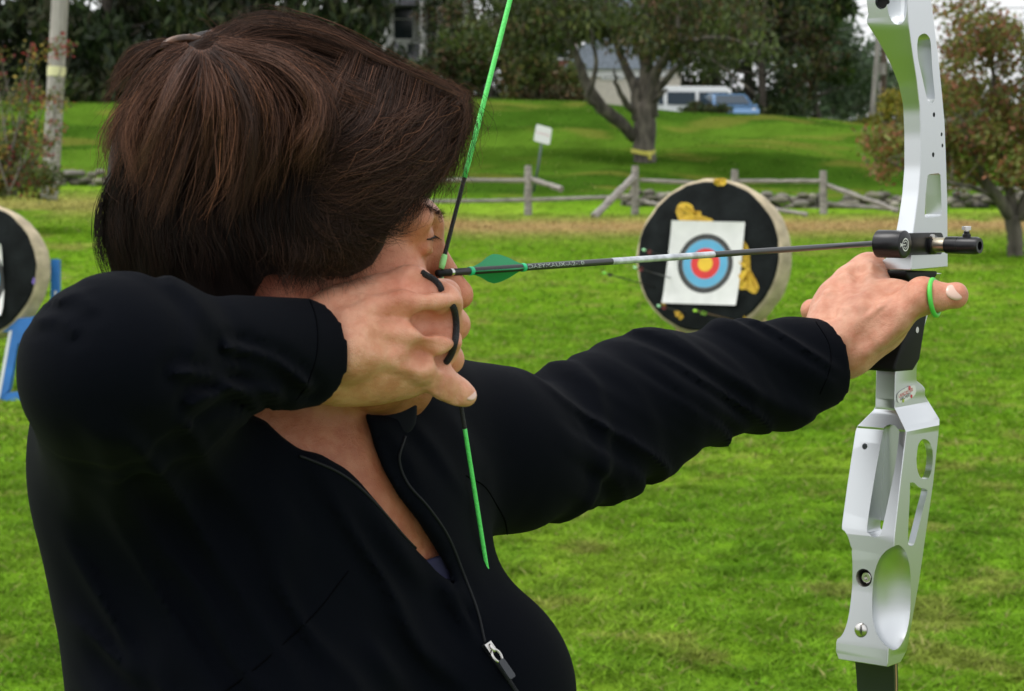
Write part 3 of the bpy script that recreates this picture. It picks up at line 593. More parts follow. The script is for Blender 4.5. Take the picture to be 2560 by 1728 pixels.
# ================================================================== VEHICLES
m_vwhite = MAT('white_car_paint', (.72, .73, .74), .25, coat=.6); m_vblue = MAT('blue_car_paint', (.1, .21, .38), .25, .2, coat=.8); m_vglass = MAT('car_glass', (.02, .035, .05), .12, spec=.25); m_tyre = MAT('tyre_rubber', (.02, .02, .02), .85); m_rim = MAT('alloy', (.55, .55, .56), .3, 1); m_lamp = MAT('lamp_lens', (.5, .5, .5), .1)
def vehicle(name, base, yaw, prof, width, mpaint, label, wheels, glass, lamps, tuck=.12):
    """prof: side outline (x forward, z up); built as a lofted hull whose upper part tucks in"""
    c, s = math.cos(yaw), math.sin(yaw); fx = np.array([c, s, 0]); sy = np.array([-s, c, 0]); up = np.array([0, 0, 1.0]); base = np.array(base)
    def W(x, y, z): return base + fx * x + sy * y + up * z
    e = EMPTY(name, base, label, name.split('_')[-1]); zmax = max(p[1] for p in prof); belt = zmax * .55
    def half(z): return width / 2 - (tuck * max(0, (z - belt) / (zmax - belt)) ** 1.2 if z > belt else .0)
    n = len(prof); m = MB(); st = [-1, -.94, -.5, .5, .94, 1]; V = []
    cx, cz = np.mean([p[0] for p in prof]), np.mean([p[1] for p in prof])
    for q in st:
        k = .94 if abs(q) == 1 else 1
        for (x, z) in prof: V.append(W(cx + (x - cx) * (.985 if abs(q) == 1 else 1), q * half(z), cz + (z - cz) * (.97 if abs(q) == 1 else 1)))
    F = [(i * n + j, i * n + (j + 1) % n, (i + 1) * n + (j + 1) % n, (i + 1) * n + j) for i in range(5) for j in range(n)] + [tuple(range(n))[::-1], tuple(5 * n + j for j in range(n))]
    m.add(V, F); m.build('body', mpaint, e, True, sharp=30)
    for g in glass:      # (kind, pts)
        mm = MB()
        if g[0] == 'side':
            for sd in (-1, 1): MB().prism([W(x, sd * (half(z) + .004), z) for x, z in g[1]], sy * sd * .012).build('window', m_vglass, e)
            continue
        else:
            (x0, z0), (x1, z1) = g[1]; d = nrm([x1 - x0, z1 - z0]); o = (d[1], -d[0]) if g[0] == 'front' else (-d[1], d[0]); k = .012
            mm.prism([W(x0 + o[0] * k, -half(z0) * .86, z0 + o[1] * k), W(x0 + o[0] * k, half(z0) * .86, z0 + o[1] * k), W(x1 + o[0] * k, half(z1) * .84, z1 + o[1] * k), W(x1 + o[0] * k, -half(z1) * .84, z1 + o[1] * k)], (fx * o[0] + up * o[1]) * .01)
        mm.build('window', m_vglass, e)
    for (x, r) in wheels:
        for sd in (-1, 1):
            cw = W(x, sd * (width / 2 - .1), r); wo = MB().lathe(cw, sy * sd, [(-.1, r * .6), (-.1, r * .93), (-.06, r), (.08, r), (.112, r * .93), (.112, r * .6)], 22).build('wheel', m_tyre, e, True, sharp=40)
            MB().lathe(cw, sy * sd, [(.05, r * .62), (.118, r * .62), (.118, r * .5), (.105, r * .12), (.125, .03)], 16).build('rim', m_rim, wo, True, sharp=40)
    for (x, z, w, h) in lamps:
        for sd in (-1, 1): MB().ell(W(x, sd * (width / 2 - w * .75), z), (.08, w / 2, h / 2), [fx, sy, up]).build('headlight' if x > 0 else 'tail_light', m_lamp, e, True)
    for sd in (-1, 1): MB().ell(W(.9, sd * (width / 2 + .08), belt + .1), (.06, .1, .07), [fx, sy, up]).build('mirror', mpaint, e, True)
    return e
vb = P(1682, 300, 96.5); vb[2] = float(H(vb[0], vb[1]))
vehicle('white_van', vb, math.radians(188), [(2.35, .35), (2.4, .9), (2.15, 1.05), (1.75, 1.15), (1.3, 1.85), (1.1, 1.95), (-2.2, 1.95), (-2.42, 1.8), (-2.5, .9), (-2.5, .35)], 1.95, m_vwhite, 'white passenger van with dark windows parked on the hilltop beside the blue car',
        [(1.5, .34), (-1.5, .34)], [('front', ((1.8, 1.14), (1.34, 1.8))), ('back', ((-2.5, 1.05), (-2.46, 1.7))), ('side', [(1.55, 1.15), (1.28, 1.68), (.62, 1.7), (.62, 1.15)]), ('side', [(.45, 1.15), (.45, 1.7), (-.8, 1.7), (-.8, 1.15)]), ('side', [(-.95, 1.15), (-.95, 1.7), (-2.25, 1.7), (-2.25, 1.15)])], [(2.36, .8, .35, .2), (-2.48, .85, .2, .35)])
cb_ = P(1820, 300, 92.8); cb_[2] = float(H(cb_[0], cb_[1]))
vehicle('blue_car', cb_, math.radians(-83), [(1.95, .3), (2.02, .6), (1.9, .78), (1.2, .95), (.95, .98), (.3, 1.38), (0, 1.47), (-.9, 1.49), (-1.5, 1.4), (-1.9, 1.0), (-2.0, .7), (-1.98, .3)], 1.78, m_vblue, 'blue hatchback parked on the hilltop right of the white van',
        [(1.25, .32), (-1.3, .32)], [('front', ((.95, 1.0), (.3, 1.37))), ('back', ((-1.9, 1.02), (-1.53, 1.37))), ('side', [(.72, .98), (.26, 1.3), (-.15, 1.36), (-.15, .98)]), ('side', [(-.25, .98), (-.25, 1.37), (-.95, 1.38), (-1.05, .98)]), ('side', [(-1.15, .98), (-1.08, 1.36), (-1.4, 1.32), (-1.65, 1.02)])], [(1.86, .72, .3, .16), (-1.96, .8, .2, .2)], .2)
# ================================================================== TARGET MATS
def hit(px, py, o, n):
    r = ray(px, py); return CAM + r * (np.dot(np.array(o) - CAM, n) / np.dot(r, n))
m_black = MAT('black_mat_paint', (.009, .011, .0115), .95, spec=.15, var=.35, vscale=7, bump=.5, bscale=25)
m_tan = MAT('tan_mat_edge', (.46, .38, .26), .9, var=.22, vscale=5, bump=.7, bscale=18, stretch=(1, 1, 2.2))
m_foam = MAT('yellow_foam', (.62, .42, .03), .8, var=.3, vscale=22, bump=1.0, bscale=40, col2=(.5, .3, .03))
def mat_axes(yaw, tilt):
    n = np.array([-math.sin(yaw) * math.cos(tilt), -math.cos(yaw) * math.cos(tilt), math.sin(tilt)]); ex = np.array([math.cos(yaw), -math.sin(yaw), 0]); return n, ex, np.cross(n, ex) * -1 if np.cross(n, ex)[2] < 0 else np.cross(n, ex)
def make_mat(px, py, d, R, yaw, tilt, thick, label, seed):
    c = P(px, py, d); n, ex, ey = mat_axes(yaw, tilt); e = EMPTY('target_mat', c - ey * R - n * thick * .5, label, 'archery target', 'round archery mats')
    N = 110; a = np.linspace(0, 2 * math.pi, N, endpoint=False)
    def ring(z, r, amp, s): 
        q = R * r * (1 + amp * (fbm(np.cos(a) * 3 + s, np.sin(a) * 3, s=seed) - .5) + amp * .6 * (vn(np.cos(a) * 9 + s, np.sin(a) * 9, s=seed + 3) - .5)); return c + n * z + ex * (np.cos(a) * q)[:, None] + ey * (np.sin(a) * q)[:, None]
    prof = [(-.004, .3, 0, 0), (-.004, .97, .02, 0), (-.02, 1.0, .025, 0), (-thick * .25, 1.008, .03, 1), (-thick * .5, 1.012, .03, 2), (-thick * .75, 1.008, .03, 3), (-thick * .97, .995, .03, 4), (-thick, .95, .03, 4), (-thick, .3, 0, 0)]
    V = np.concatenate([ring(*q) for q in prof]); m = len(prof); F = [(i * N + k, i * N + (k + 1) % N, (i + 1) * N + (k + 1) % N, (i + 1) * N + k) for i in range(m - 1) for k in range(N)] + [tuple(range(N))[::-1], tuple((m - 1) * N + k for k in range(N))]
    mm = MB(); mm.v = [tuple(q) for q in V]; mm.f = F; mm.build('core', m_tan, e, True, sharp=50)
    q0 = ring(-.003, .965, .03, 7); q1 = ring(.008, .955, .035, 7); q2 = ring(.012, .93, .03, 7)
    V = np.concatenate([q0, q1, q2, [c + n * .012]]); F = [(i * N + k, i * N + (k + 1) % N, (i + 1) * N + (k + 1) % N, (i + 1) * N + k) for i in range(2) for k in range(N)] + [(2 * N + k, 2 * N + (k + 1) % N, 3 * N) for k in range(N)]
    mm = MB(); mm.v = [tuple(q) for q in V]; mm.f = F; mm.build('front_face', m_black, e, True, sharp=50)
    return e, c + n * .012, n, ex, ey
def lump(e, poly, o, n, name='worn_patch', th=.006):
    pts = [hit(x, y, o, n) for x, y in poly]; pts = spline(pts + [pts[0]], len(pts) * 4)[:-1]; c = pts.mean(0); N = len(pts); j = rng.normal(0, .0035, pts.shape)
    V = [pts - n * .002, pts * 1.0 + n * th * .7 + j * .3, c + (pts - c) * .8 + n * th + j, c + (pts - c) * .45 + n * th * .8 + j * 2, c[None] + n * th * .9]; V = np.concatenate(V)
    F = [(i * N + k, i * N + (k + 1) % N, (i + 1) * N + (k + 1) % N, (i + 1) * N + k) for i in range(3) for k in range(N)] + [(3 * N + k, 3 * N + (k + 1) % N, 4 * N) for k in range(N)]
    mm = MB(); mm.v = [tuple(q) for q in V]; mm.f = F; return mm.build(name, m_foam, e, True, sharp=60)
def face_mat(name, rings, base=(.78, .78, .77)):
    m = MAT(name, base, .75); nt = m.node_tree; b = nt.nodes['Principled BSDF']; tc = nt.nodes.new('ShaderNodeTexCoord'); ln = nt.nodes.new('ShaderNodeVectorMath'); ln.operation = 'LENGTH'; nt.links.new(tc.outputs['Object'], ln.inputs[0])
    mp = nt.nodes.new('ShaderNodeMath'); mp.operation = 'DIVIDE'; mp.inputs[1].default_value = rings[-1][0] * 1.25; nt.links.new(ln.outputs['Value'], mp.inputs[0])
    cr = nt.nodes.new('ShaderNodeValToRGB'); cr.color_ramp.interpolation = 'CONSTANT'; nt.links.new(mp.outputs[0], cr.inputs['Fac']); el = cr.color_ramp.elements
    prev = 0; el[0].position = 0; el[0].color = (*rings[0][1], 1); el.remove(el[1])
    for i, (r, c) in enumerate(rings):
        nxt = rings[i + 1][1] if i + 1 < len(rings) else base; x = el.new(r / (rings[-1][0] * 1.25)); x.color = (*nxt, 1)
    n = nt.nodes.new('ShaderNodeTexNoise'); n.inputs['Scale'].default_value = 14; nt.links.new(tc.outputs['Object'], n.inputs['Vector']); mx = nt.nodes.new('ShaderNodeMix'); mx.data_type = 'RGBA'; mx.blend_type = 'MULTIPLY'; mx.inputs[0].default_value = .25; nt.links.new(cr.outputs['Color'], mx.inputs[6]); nt.links.new(n.outputs['Fac'], mx.inputs[7]); nt.links.new(mx.outputs[2], b.inputs['Base Color']); return m
def paper(corners, o, n, label, mat, cpx, curl=.01):
    o = np.array(o) + n * .006; c4 = [hit(x, y, o, n) for x, y in corners]; cen = hit(*cpx, o, n); g = np.linspace(0, 1, 21); V = []
    for v in g:
        for u in g:
            p = (c4[0] * (1 - u) + c4[1] * u) * (1 - v) + (c4[3] * (1 - u) + c4[2] * u) * v
            w = curl * (abs(2 * u - 1) ** 5 + abs(2 * v - 1) ** 5) * fbm(u * 3, v * 3, s=55) * 1.5 + .006 * (fbm(u * 4, v * 4, s=3) - .5); V.append(p + n * max(w, -.004))
    k = np.arange(441).reshape(21, 21); F = np.stack([k[:-1, :-1], k[1:, :-1], k[1:, 1:], k[:-1, 1:]], -1).reshape(-1, 4); V = np.array(V)
    V = np.concatenate([V, V - n * .0015]); F = np.concatenate([F, F[:, ::-1] + 441])
    return MESH('paper_target', V, F, mat, smooth=True, origin=cen, label=label, cat='target face')
def stuck_arrow(px, py, o, n, out, label, nock, vane=(.35, .04, .06), shaft=(.02, .02, .02), dirn=None, L=.72):
    d = n if dirn is None else nrm(dirn); nk = hit(px, py, np.array(o) + n * out, n); tip = nk - d * (out / np.dot(d, n) + .05)
    e = EMPTY('arrow', tip, label, 'arrow', 'arrows stuck in the mat'); MB().tube([tip, nk - d * .015], .0035, 8).build('shaft', MAT('dark_shaft', shaft, .4), e, True)
    MB().lathe(nk, -d, [(-.012, .004), (-.01, .008), (.002, .0085), (.014, .006), (.022, .0045)], 12).build('nock', MAT('nock_plastic', nock, .35), e, True)
    s = nrm(np.cross(d, (0, 0, 1))); u = np.cross(s, d)
    for k in range(3):
        w = s * math.cos(k * 2.094 + .5) + u * math.sin(k * 2.094 + .5); b0 = nk - d * .04; MB().prism([b0, b0 - d * .07, b0 - d * .06 + w * .012, b0 - d * .02 + w * .014], np.cross(d, w) * .0012).build('vane', MAT('vane_plastic', vane, .5), e)
mt, mo, mn, mex, mey = make_mat(1768, 641, 14, .5, math.radians(28), math.radians(9), .21, 'round black faced archery mat with tan edge behind the bow arm of the archer', 3)
for poly in (((1690, 528), (1697, 512), (1712, 506), (1730, 513), (1737, 527), (1752, 529), (1756, 546), (1778, 547), (1781, 556), (1740, 560), (1702, 556)),
             ((1858, 600), (1866, 610), (1874, 630), (1877, 676), (1889, 697), (1897, 722), (1886, 735), (1866, 724), (1846, 718), (1846, 650)), ((1784, 449), (1800, 446), (1816, 449), (1812, 463), (1798, 465), (1786, 461)), ((1686, 779), (1697, 778), (1709, 792), (1702, 798), (1690, 788)), ((1655, 757), (1664, 756), (1664, 763), (1657, 763)), ((1857, 796), (1866, 795), (1867, 802), (1859, 802))): lump(mt, poly, mo, mn)
BK, BL, RD, YL = (.035, .037, .038), (.12, .42, .66), (.72, .045, .045), (.85, .56, .045)
paper(((1682, 552), (1865, 556), (1842, 764), (1657, 758)), mo, mn, 'white paper target face with black, blue, red and yellow rings on the mat', face_mat('ring_face', [(.05, YL), (.098, RD), (.153, BL), (.156, (.3, .3, .3)), (.171, BK), (.173, (.2, .2, .2)), (.19, BK)]), (1763, 659))
for px, py, out, nk, lab, kw in ((1610, 625, .5, (.45, .9, .5), 'arrow with pale green nock, upper of the two at the left edge of the mat', {}), (1588, 669, .55, (.45, .9, .5), 'arrow with pale green nock, lower of the two at the left edge of the mat', {}), (1647, 765, .42, (.45, .9, .5), 'arrow with pale green nock below the lower left corner of the paper face', {}),
                                 (1738, 777, .34, (.4, .75, .05), 'arrow with yellow green nock and brown shaft low on the mat', dict(shaft=(.12, .07, .03), vane=(.25, .5, .05), dirn=mn + mex * -.35 + mey * .06)), (1511, 683, .75, (.2, .7, .08), 'arrow with green nock standing out farthest to the left of the mat', dict(vane=(.03, .03, .03)))): stuck_arrow(px, py, mo, mn, out, lab, nk, **kw)
m_lumber = MAT('pale_lumber', (.42, .31, .17), .8, var=.2, vscale=4, stretch=(1, 1, 6)); m_blue = MAT('blue_paint', (.012, .135, .42), .5, var=.12); m_wedge = MAT('white_edge', (.6, .62, .65), .6)
def easel(c, n, ex, R, label, mat):
    b = c - n * .27; gz = lambda q: float(H(q[0], q[1])); e = EMPTY('mat_stand', [b[0], b[1], gz(b)], label, 'target stand', 'stands under the archery mats')
    for s in (-1, 1):
        t = b + ex * s * .12 + np.array([0, 0, R * .7]); f = b + ex * s * .42; f[2] = gz(f) - .03; MB().tube([f, t], .035, 4).build('leg', mat, e)
    t = b + np.array([0, 0, R * .6]); f = b - n * .7; f[2] = gz(f) - .03; MB().tube([f, t], .035, 4).build('leg', mat, e)
    q0 = c - ex * .4 - np.array([0, 0, R * 1.08]) - n * .12; q1 = c + ex * .4 - np.array([0, 0, R * 1.08]) - n * .12; MB().tube([q0, q1], .04, 4).build('ledge', mat, e)
    for s in (-1, 1):
        q = c + ex * s * .34 - np.array([0, 0, R * 1.04]) + n * .0; f = q + n * .12; f[2] = gz(f) - .03; MB().tube([f, q - n * .14], .038, 4).build('leg', mat, e)
easel(mo, mn, mex, .5, 'pale wooden stand under the mat with the ringed paper face', m_lumber)
mt2, o2, n2, ex2, ey2 = make_mat(-60, 678, 15.9, .49, math.radians(14), math.radians(9), .2, 'round black faced archery mat cut off by the left edge of the photo', 8)
paper(((-130, 590), (10, 612), (12, 790), (-140, 800)), o2, n2, 'white paper target face at the left edge of the photo', face_mat('ring_face_b', [(.07, YL), (.13, RD), (.2, BL), (.25, BK)]), (-64, 700), .03)
lump(mt2, ((80, 705), (85, 694), (88, 703), (84, 714)), o2, n2, 'purple_scrap', .006).data.materials[0] = MAT('purple_paint', (.2, .13, .45), .6)
# blue A frame stand of the left mat: a cut-out plywood trestle
def bl(pts, off, th=.04):
    o = o2 - n2 * off; return [hit(x, y, o, n2) for x, y in pts], n2 * -th
e2 = EMPTY('mat_stand', G(30, 15.9), 'blue painted A frame stand under the left archery mat', 'target stand', 'stands under the archery mats')
a, v = bl([(127, 648), (146, 648), (146, 1000), (125, 1000)], .24); MB().prism(a, v).build('upright', m_blue, e2)
a, v = bl([(136, 727), (141, 727), (141, 739), (136, 739)], .235, .004); MB().prism(a, v).build('sticker', m_wedge, e2)
for pts in ([(30, 826), (88, 800), (82, 880), (45, 858), (22, 975), (-2, 998)], [(48, 856), (82, 878), (100, 975), (112, 1000), (92, 1000), (66, 925)], [(0, 984), (108, 972), (108, 994), (0, 1006)], [(20, 800), (100, 790), (96, 815), (24, 830)]):
    a, v = bl(pts, .02 if len(pts) > 4 else .024); MB().prism(a, v).build('trestle_panel', m_blue, e2)
a, v = bl([(22, 828), (30, 826), (-1, 996), (-9, 998)], .018, .05); MB().prism(a, v).build('edge_strip', m_wedge, e2)
a, v = bl([(-160, 830), (20, 830), (24, 812), (-160, 812)], .03); MB().prism(a, v).build('ledge', m_blue, e2)
a, v = bl([(-150, 1000), (-170, 1000), (-190, 640), (-172, 640)], .24); MB().prism(a, v).build('upright', m_blue, e2)

# ================================================================== BOW, ARROW
N0 = P(1100, 683, 1.608); T0 = P(2215, 607, 2.115); A = nrm(T0 - N0); S = nrm(np.cross(A, (0, 0, 1))); U = np.cross(S, A)
def bow(a, s, u): return N0 + A * a + S * s + U * u
def onS(px, py, s):
    r = ray(px, py); o = N0 + S * s; q = CAM + r * (np.dot(o - CAM, S) / np.dot(r, S)) - N0; return float(q @ A), float(q @ U)
def onA(px, py, a):
    r = ray(px, py); o = N0 + A * a; q = CAM + r * (np.dot(o - CAM, A) / np.dot(r, A)) - N0; return float(q @ S), float(q @ U)
def a_px(px):   # along the arrow
    lo, hi = -.1, 1.0
    for _ in range(40):
        m = (lo + hi) / 2; q = N0 + A * m - CAM; x = 1280 + FP * q[0] / float(q @ AX_F)
        lo, hi = (m, hi) if x < px else (lo, m)
    return lo
SR = .03
m_alu = MAT('silver_anodised', (.62, .64, .65), .3, 1.0)
m_bplast = MAT('black_plastic', (.008, .008, .0085), .55, spec=.15); m_banod = MAT('black_anodised', (.012, .012, .014), .28, .3); m_steel = MAT('steel', (.62, .6, .57), .25, 1.0)
Ltab = [(-140, 2158), (0, 2166), (29, 2170), (44, 2166), (54, 2167), (101, 2196), (156, 2225), (210, 2246), (261, 2257), (337, 2260), (421, 2260), (484, 2255), (547, 2246), (590, 2238), (630, 2228), (650, 2212), (659, 2196), (676, 2193)]
Mtab = [(-140, 2262), (0, 2268), (65, 2272), (139, 2282), (202, 2292), (273, 2300), (337, 2302), (421, 2301), (484, 2296), (543, 2288), (585, 2282), (640, 2279), (676, 2278)]
Rtab = [(-140, 2322), (0, 2329), (76, 2339), (143, 2347), (236, 2356), (303, 2362), (379, 2365), (505, 2369), (676, 2370)]
L2 = [(690, 2235), (760, 2232), (850, 2200), (931, 2190), (1020, 2188), (1030, 2183), (1075, 2143), (1090, 2138), (1231, 2117), (1329, 2104), (1337, 2104), (1385, 2129), (1480, 2126), (1540, 2118), (1626, 2090), (1650, 2089), (1668, 2096)]
M2 = [(690, 2285), (760, 2282), (850, 2250), (931, 2239), (1020, 2237), (1035, 2244), (1080, 2266), (1226, 2249), (1345, 2236), (1480, 2232), (1626, 2221), (1668, 2219)]
R2 = [(690, 2355), (760, 2330), (850, 2304), (931, 2292), (961, 2292), (975, 2306), (985, 2313), (1003, 2313), (1015, 2319), (1066, 2349), (1080, 2349), (1231, 2333), (1329, 2319), (1475, 2298), (1642, 2268), (1668, 2252)]
def SRY(y): return float(np.interp(y, [676, 700, 1022, 1078], [.03, .0115, .0115, .027]))
def riser_part(Lt, Mt, Rt, rows):
    V = []
    for y in rows:
        xl, xm, xr = [float(np.interp(y, [q[0] for q in t], [q[1] for q in t])) for t in (Lt, Mt, Rt)]
        sr = SRY(y); am, um = onS(xm, y, sr); sl, _ = onA(xl, y, am); af, uf = onS(xr, y, sr)
        V += [bow(am, sl, um), bow(am, sr, um), bow(af, sr, um), bow(af, sl, um)]
    n = len(rows); F = [(4 * i + k, 4 * i + (k + 1) % 4, 4 * i + 4 + (k + 1) % 4, 4 * i + 4 + k) for i in range(n - 1) for k in range(4)] + [(3, 2, 1, 0), tuple(4 * (n - 1) + k for k in range(4))]
    return V, F
bw = EMPTY('recurve_bow', bow(.55, 0, -.5), 'silver recurve bow with a pierced metal handle held out at full draw', 'bow')
def cutter(mb, name='c'):
    o = mb.build(name, m_alu, None); return o
def carve(o, cuts):
    for c in cuts:
        def f(ob, c=c):
            m = ob.modifiers.new('b', 'BOOLEAN'); m.operation = 'DIFFERENCE'; m.object = c; m.solver = 'EXACT'
        mods(o, f); me = c.data; bpy.data.objects.remove(c); bpy.data.meshes.remove(me)
def riser(Lt, Mt, Rt, rows, cuts):
    v, f = riser_part(Lt, Mt, Rt, rows); mm = MB(); mm.add(v, f); o = mm.build('riser', m_alu, bw)
    def bv(ob):
        m = ob.modifiers.new('v', 'BEVEL'); m.width = .0009; m.segments = 2; m.limit_method = 'ANGLE'; m.angle_limit = math.radians(38)
    mods(o, bv); carve(o, cuts); o.data.shade_smooth(); o.data.set_sharp_from_angle(angle=math.radians(22)); return o
def side_cut(pts, s0=-.08, s1=.08, smooth_=True):
    q = np.array([onS(x, y, SR) for x, y in pts])
    if smooth_: q = spline(np.vstack([q, q[:1]]), len(q) * 5)[:-1]
    mm = MB(); mm.prism([bow(a, s0, u) for a, u in q], S * (s1 - s0)); return cutter(mm)
def side_hole(x, y, r, depth=.03):
    a, u = onS(x, y, SR); mm = MB(); mm.lathe(bow(a, SR - depth, u), S, [(0, r), (depth + .02, r)], 18); return cutter(mm)
def caps(a0, s0, u0, u1, ra, rs, n=20, pw=6):
    """vertical capsule shaped pocket cutter"""
    mm = MB(); V = []; h = (u1 - u0) / 2; rw = []
    for t in np.linspace(-1, 1, 24):
        z = math.sin(t * math.pi / 2); rr_ = max(.002, (1 - abs(z) ** pw) ** .55); rw.append((u0 + h + h * z, rr_))
    for (u, k) in rw:
        for i in range(n):
            q = 2 * math.pi * i / n; V.append(bow(a0 + ra * k * math.cos(q), s0 + rs * k * math.sin(q), u))
    F = [(i * n + k, i * n + (k + 1) % n, (i + 1) * n + (k + 1) % n, (i + 1) * n + k) for i in range(len(rw) - 1) for k in range(n)] + [tuple(range(n))[::-1], tuple((len(rw) - 1) * n + k for k in range(n))]
    mm.add(V, F); return cutter(mm)
cuts = [side_cut([(2293, 112), (2297, 92), (2311, 84), (2322, 92), (2327, 110), (2331, 175), (2337, 240), (2334, 254), (2326, 260), (2318, 248), (2305, 190), (2295, 145)]),
        side_cut([(2319, 440), (2323, 436), (2346, 433), (2351, 437), (2353, 490), (2355, 536), (2350, 541), (2317, 546), (2312, 541), (2314, 490)], smooth_=False)]
for x, y, r in ((2335, 287, .0024), (2354, 336, .0019), (2356, 364, .0019), (2333, 387, .0024)): cuts.append(side_hole(x, y, r, .012))
a0, u0 = onS(2268, 62, SR); cuts.append(caps(a0 - .001, .019, u0, u0 + .09, .016, .011))
a1, u1 = onS(2268, 2, SR); s1, _ = onA(2203, 2, a1); mm = MB(); mm.lathe(bow(a1 - .02, s1, u1), A, [(0, .0065), (.032, .0065)], 20); cuts.append(cutter(mm))
rows = sorted(set(list(range(-140, 690, 12)) + [29, 44, 54, 585, 600, 615, 630, 640, 648, 654, 659, 664, 670, 676]) - {676} | {676}); rows = [r for r in rows if r <= 676]
r1 = riser(Ltab, Mtab, Rtab, rows, cuts)
mm = MB(); mm.lathe(bow(a1 + .0035, s1, u1), A * -1, [(0, .0058), (.0005, .0058)], 20).build('bolt_recess', m_bplast, bw)
SR = .027
cuts = [side_cut([(2291, 1148), (2295, 1115), (2304, 1100), (2313, 1098), (2324, 1106), (2331, 1125), (2332, 1148), (2329, 1176), (2321, 1196), (2311, 1198), (2300, 1192), (2293, 1172)]),
        side_cut([(2275, 1207), (2285, 1207), (2297, 1218), (2316, 1224), (2318, 1234), (2308, 1272), (2290, 1345), (2284, 1362), (2276, 1365), (2270, 1356), (2271, 1310), (2274, 1250)], smooth_=True)]
vp = np.array([onS(x, y, SR) for x, y in ((2292, 1090), (2430, 1090), (2430, 1372), (2283, 1372), (2279, 1200))]); mm = MB(); mm.prism([bow(a_, -.08, u_) for a_, u_ in vp], S * (.08 + SR - .007)); cuts.append(cutter(mm))
# belly slot
am, um = onS(2262, 1110, SR); ab, ub = onS(2238, 1330, SR)
sl0, ut = onA(2222, 1066, am); sl1, ul = onA(2190, 1340, ab)
def belly_slot():
    pts = [(2203, 1085), (2207, 1070), (2217, 1063), (2230, 1064), (2240, 1072), (2244, 1088), (2234, 1180), (2208, 1318), (2200, 1337), (2188, 1343), (2176, 1334), (2170, 1318), (2184, 1210)]
    out = []
    for x, y in pts:
        aa = float(np.interp(y, [1080, 1345], [am, ab])); s_, u_ = onA(x, y, aa); out.append((s_, u_))
    q = np.array(out); q = spline(np.vstack([q, q[:1]]), len(q) * 5)[:-1]; mm = MB(); mm.prism([bow(am - .03, s, u) for s, u in q], A * (.03 + .0085)); return cutter(mm)
cuts.append(belly_slot())
def belly_hole(x, y, r, dep):
    aa = float(np.interp(y, [q[0] for q in M2], [onS(q[1], q[0], SR)[0] for q in M2])); s_, u_ = onA(x, y, aa); mm = MB(); mm.lathe(bow(aa - .02, s_, u_), A, [(0, r), (.02 + dep, r)], 22); cuts.append(cutter(mm)); return aa, s_, u_
belly_hole(2163, 1116, .0029, .012); ha, hs, hu = belly_hole(2160, 1445, .0088, .009); ba, bs, bu = belly_hole(2153, 1575, .0071, .001)
# scoops either side of the lower strip
aa, _ = onS(2232, 1480, SR); sa, ua = onA(2192, 1365, aa); sb, ubb = onA(2192, 1625, aa)
cuts.append(caps(aa + .006, SR + .0065, ubb, ua + .003, .03, .029, 28, 2.8)); sL, _ = onA(2128, 1480, aa); cuts.append(caps(aa + .008, sL - .012, ubb + .002, ua + .012, .034, .0135, 28, 3))
r2 = riser(L2, M2, R2, sorted(set(list(range(690, 1668, 14)) + [931, 950, 961, 975, 985, 1003, 1015, 1020, 1030, 1066, 1075, 1080, 1090, 1329, 1337, 1385, 1626, 1650, 1668])), cuts)
mm = MB(); mm.lathe(bow(ha + .0088, hs + .001, hu), A * -1, [(0, .0052), (.006, .0052), (.0065, .0046), (.0065, .0024), (.004, .0022), (.004, .0)], 20).build('socket_screw', m_steel, bw, True, sharp=40)
mm = MB(); mm.lathe(bow(ha + .0087, hs, hu), A * -1, [(0, .0085), (.0003, .0085)], 20).build('washer', m_bplast, bw); MB().lathe(bow(ha, hs, hu), A, [(-.0002, .0089), (.0005, .0087), (.005, .0064), (.0052, .0064), (.0007, .0095)], 30, False).build('countersink', m_steel, bw, True, sharp=40)
mm = MB(); mm.lathe(bow(ba, bs, bu), A * -1, [(-.001, .0069), (.0012, .0069), (.0028, .0058), (.0038, .003), (.0041, 0)], 24).build('button_screw', m_steel, bw, True, sharp=50)
SR = .03
# grip
g = [(2346, 678), (2343, 690), (2332, 704), (2324, 760), (2316, 800), (2300, 900), (2284, 926), (2236, 930), (2236, 915), (2256, 855), (2275, 790), (2285, 730), (2276, 702), (2266, 690), (2266, 678)]
q = [onS(x, y, .026) for x, y in g]; mm = MB(); mm.prism([bow(a, -.026, u) for a, u in q], S * .052); go = mm.build('grip', m_bplast, bw)
def bv(ob):
    m = ob.modifiers.new('v', 'BEVEL'); m.width = .006; m.segments = 4; m.limit_method = 'ANGLE'; m.angle_limit = math.radians(50)
mods(go, bv); go.data.shade_smooth(); go.data.set_sharp_from_angle(angle=math.radians(40))
ga_, gu_ = onS(2293, 825, .0262); MB().lathe(bow(ga_, .0262, gu_), S, [(-.002, .003), (.0003, .003)], 12).build('grip_screw', m_steel, bw)
SR = .0115
# sticker
sa_, su_ = onS(2266, 985, SR + .0004); xa = A * math.cos(.16) + U * math.sin(.16); ya = -A * math.sin(.16) + U * math.cos(.16); sc = bow(sa_, SR + .0004, su_); a = np.linspace(0, 2 * math.pi, 29)[:-1]
sq = [sc + xa * .0185 * np.sign(math.cos(k)) * abs(math.cos(k)) ** .6 + ya * .0062 * np.sign(math.sin(k)) * abs(math.sin(k)) ** .6 for k in a]
st = MB().prism(sq, S * .0003).build('sticker', MAT('sticker_white', (.7, .7, .68), .4), bw)
for tx, sz, oy, ox, cl in (('LANCASTER', .0052, .0015, -.002, (.55, .03, .05)), ('ARCHERY', .0048, -.0021, -.003, (.04, .04, .04))):
    v, f = text_mesh(tx, sz, sc + S * .0005 + ya * oy + xa * ox, xa, ya, 0); MESH('lettering', np.array(v) + S * .0002, f, MAT('ink', cl, .5), st)
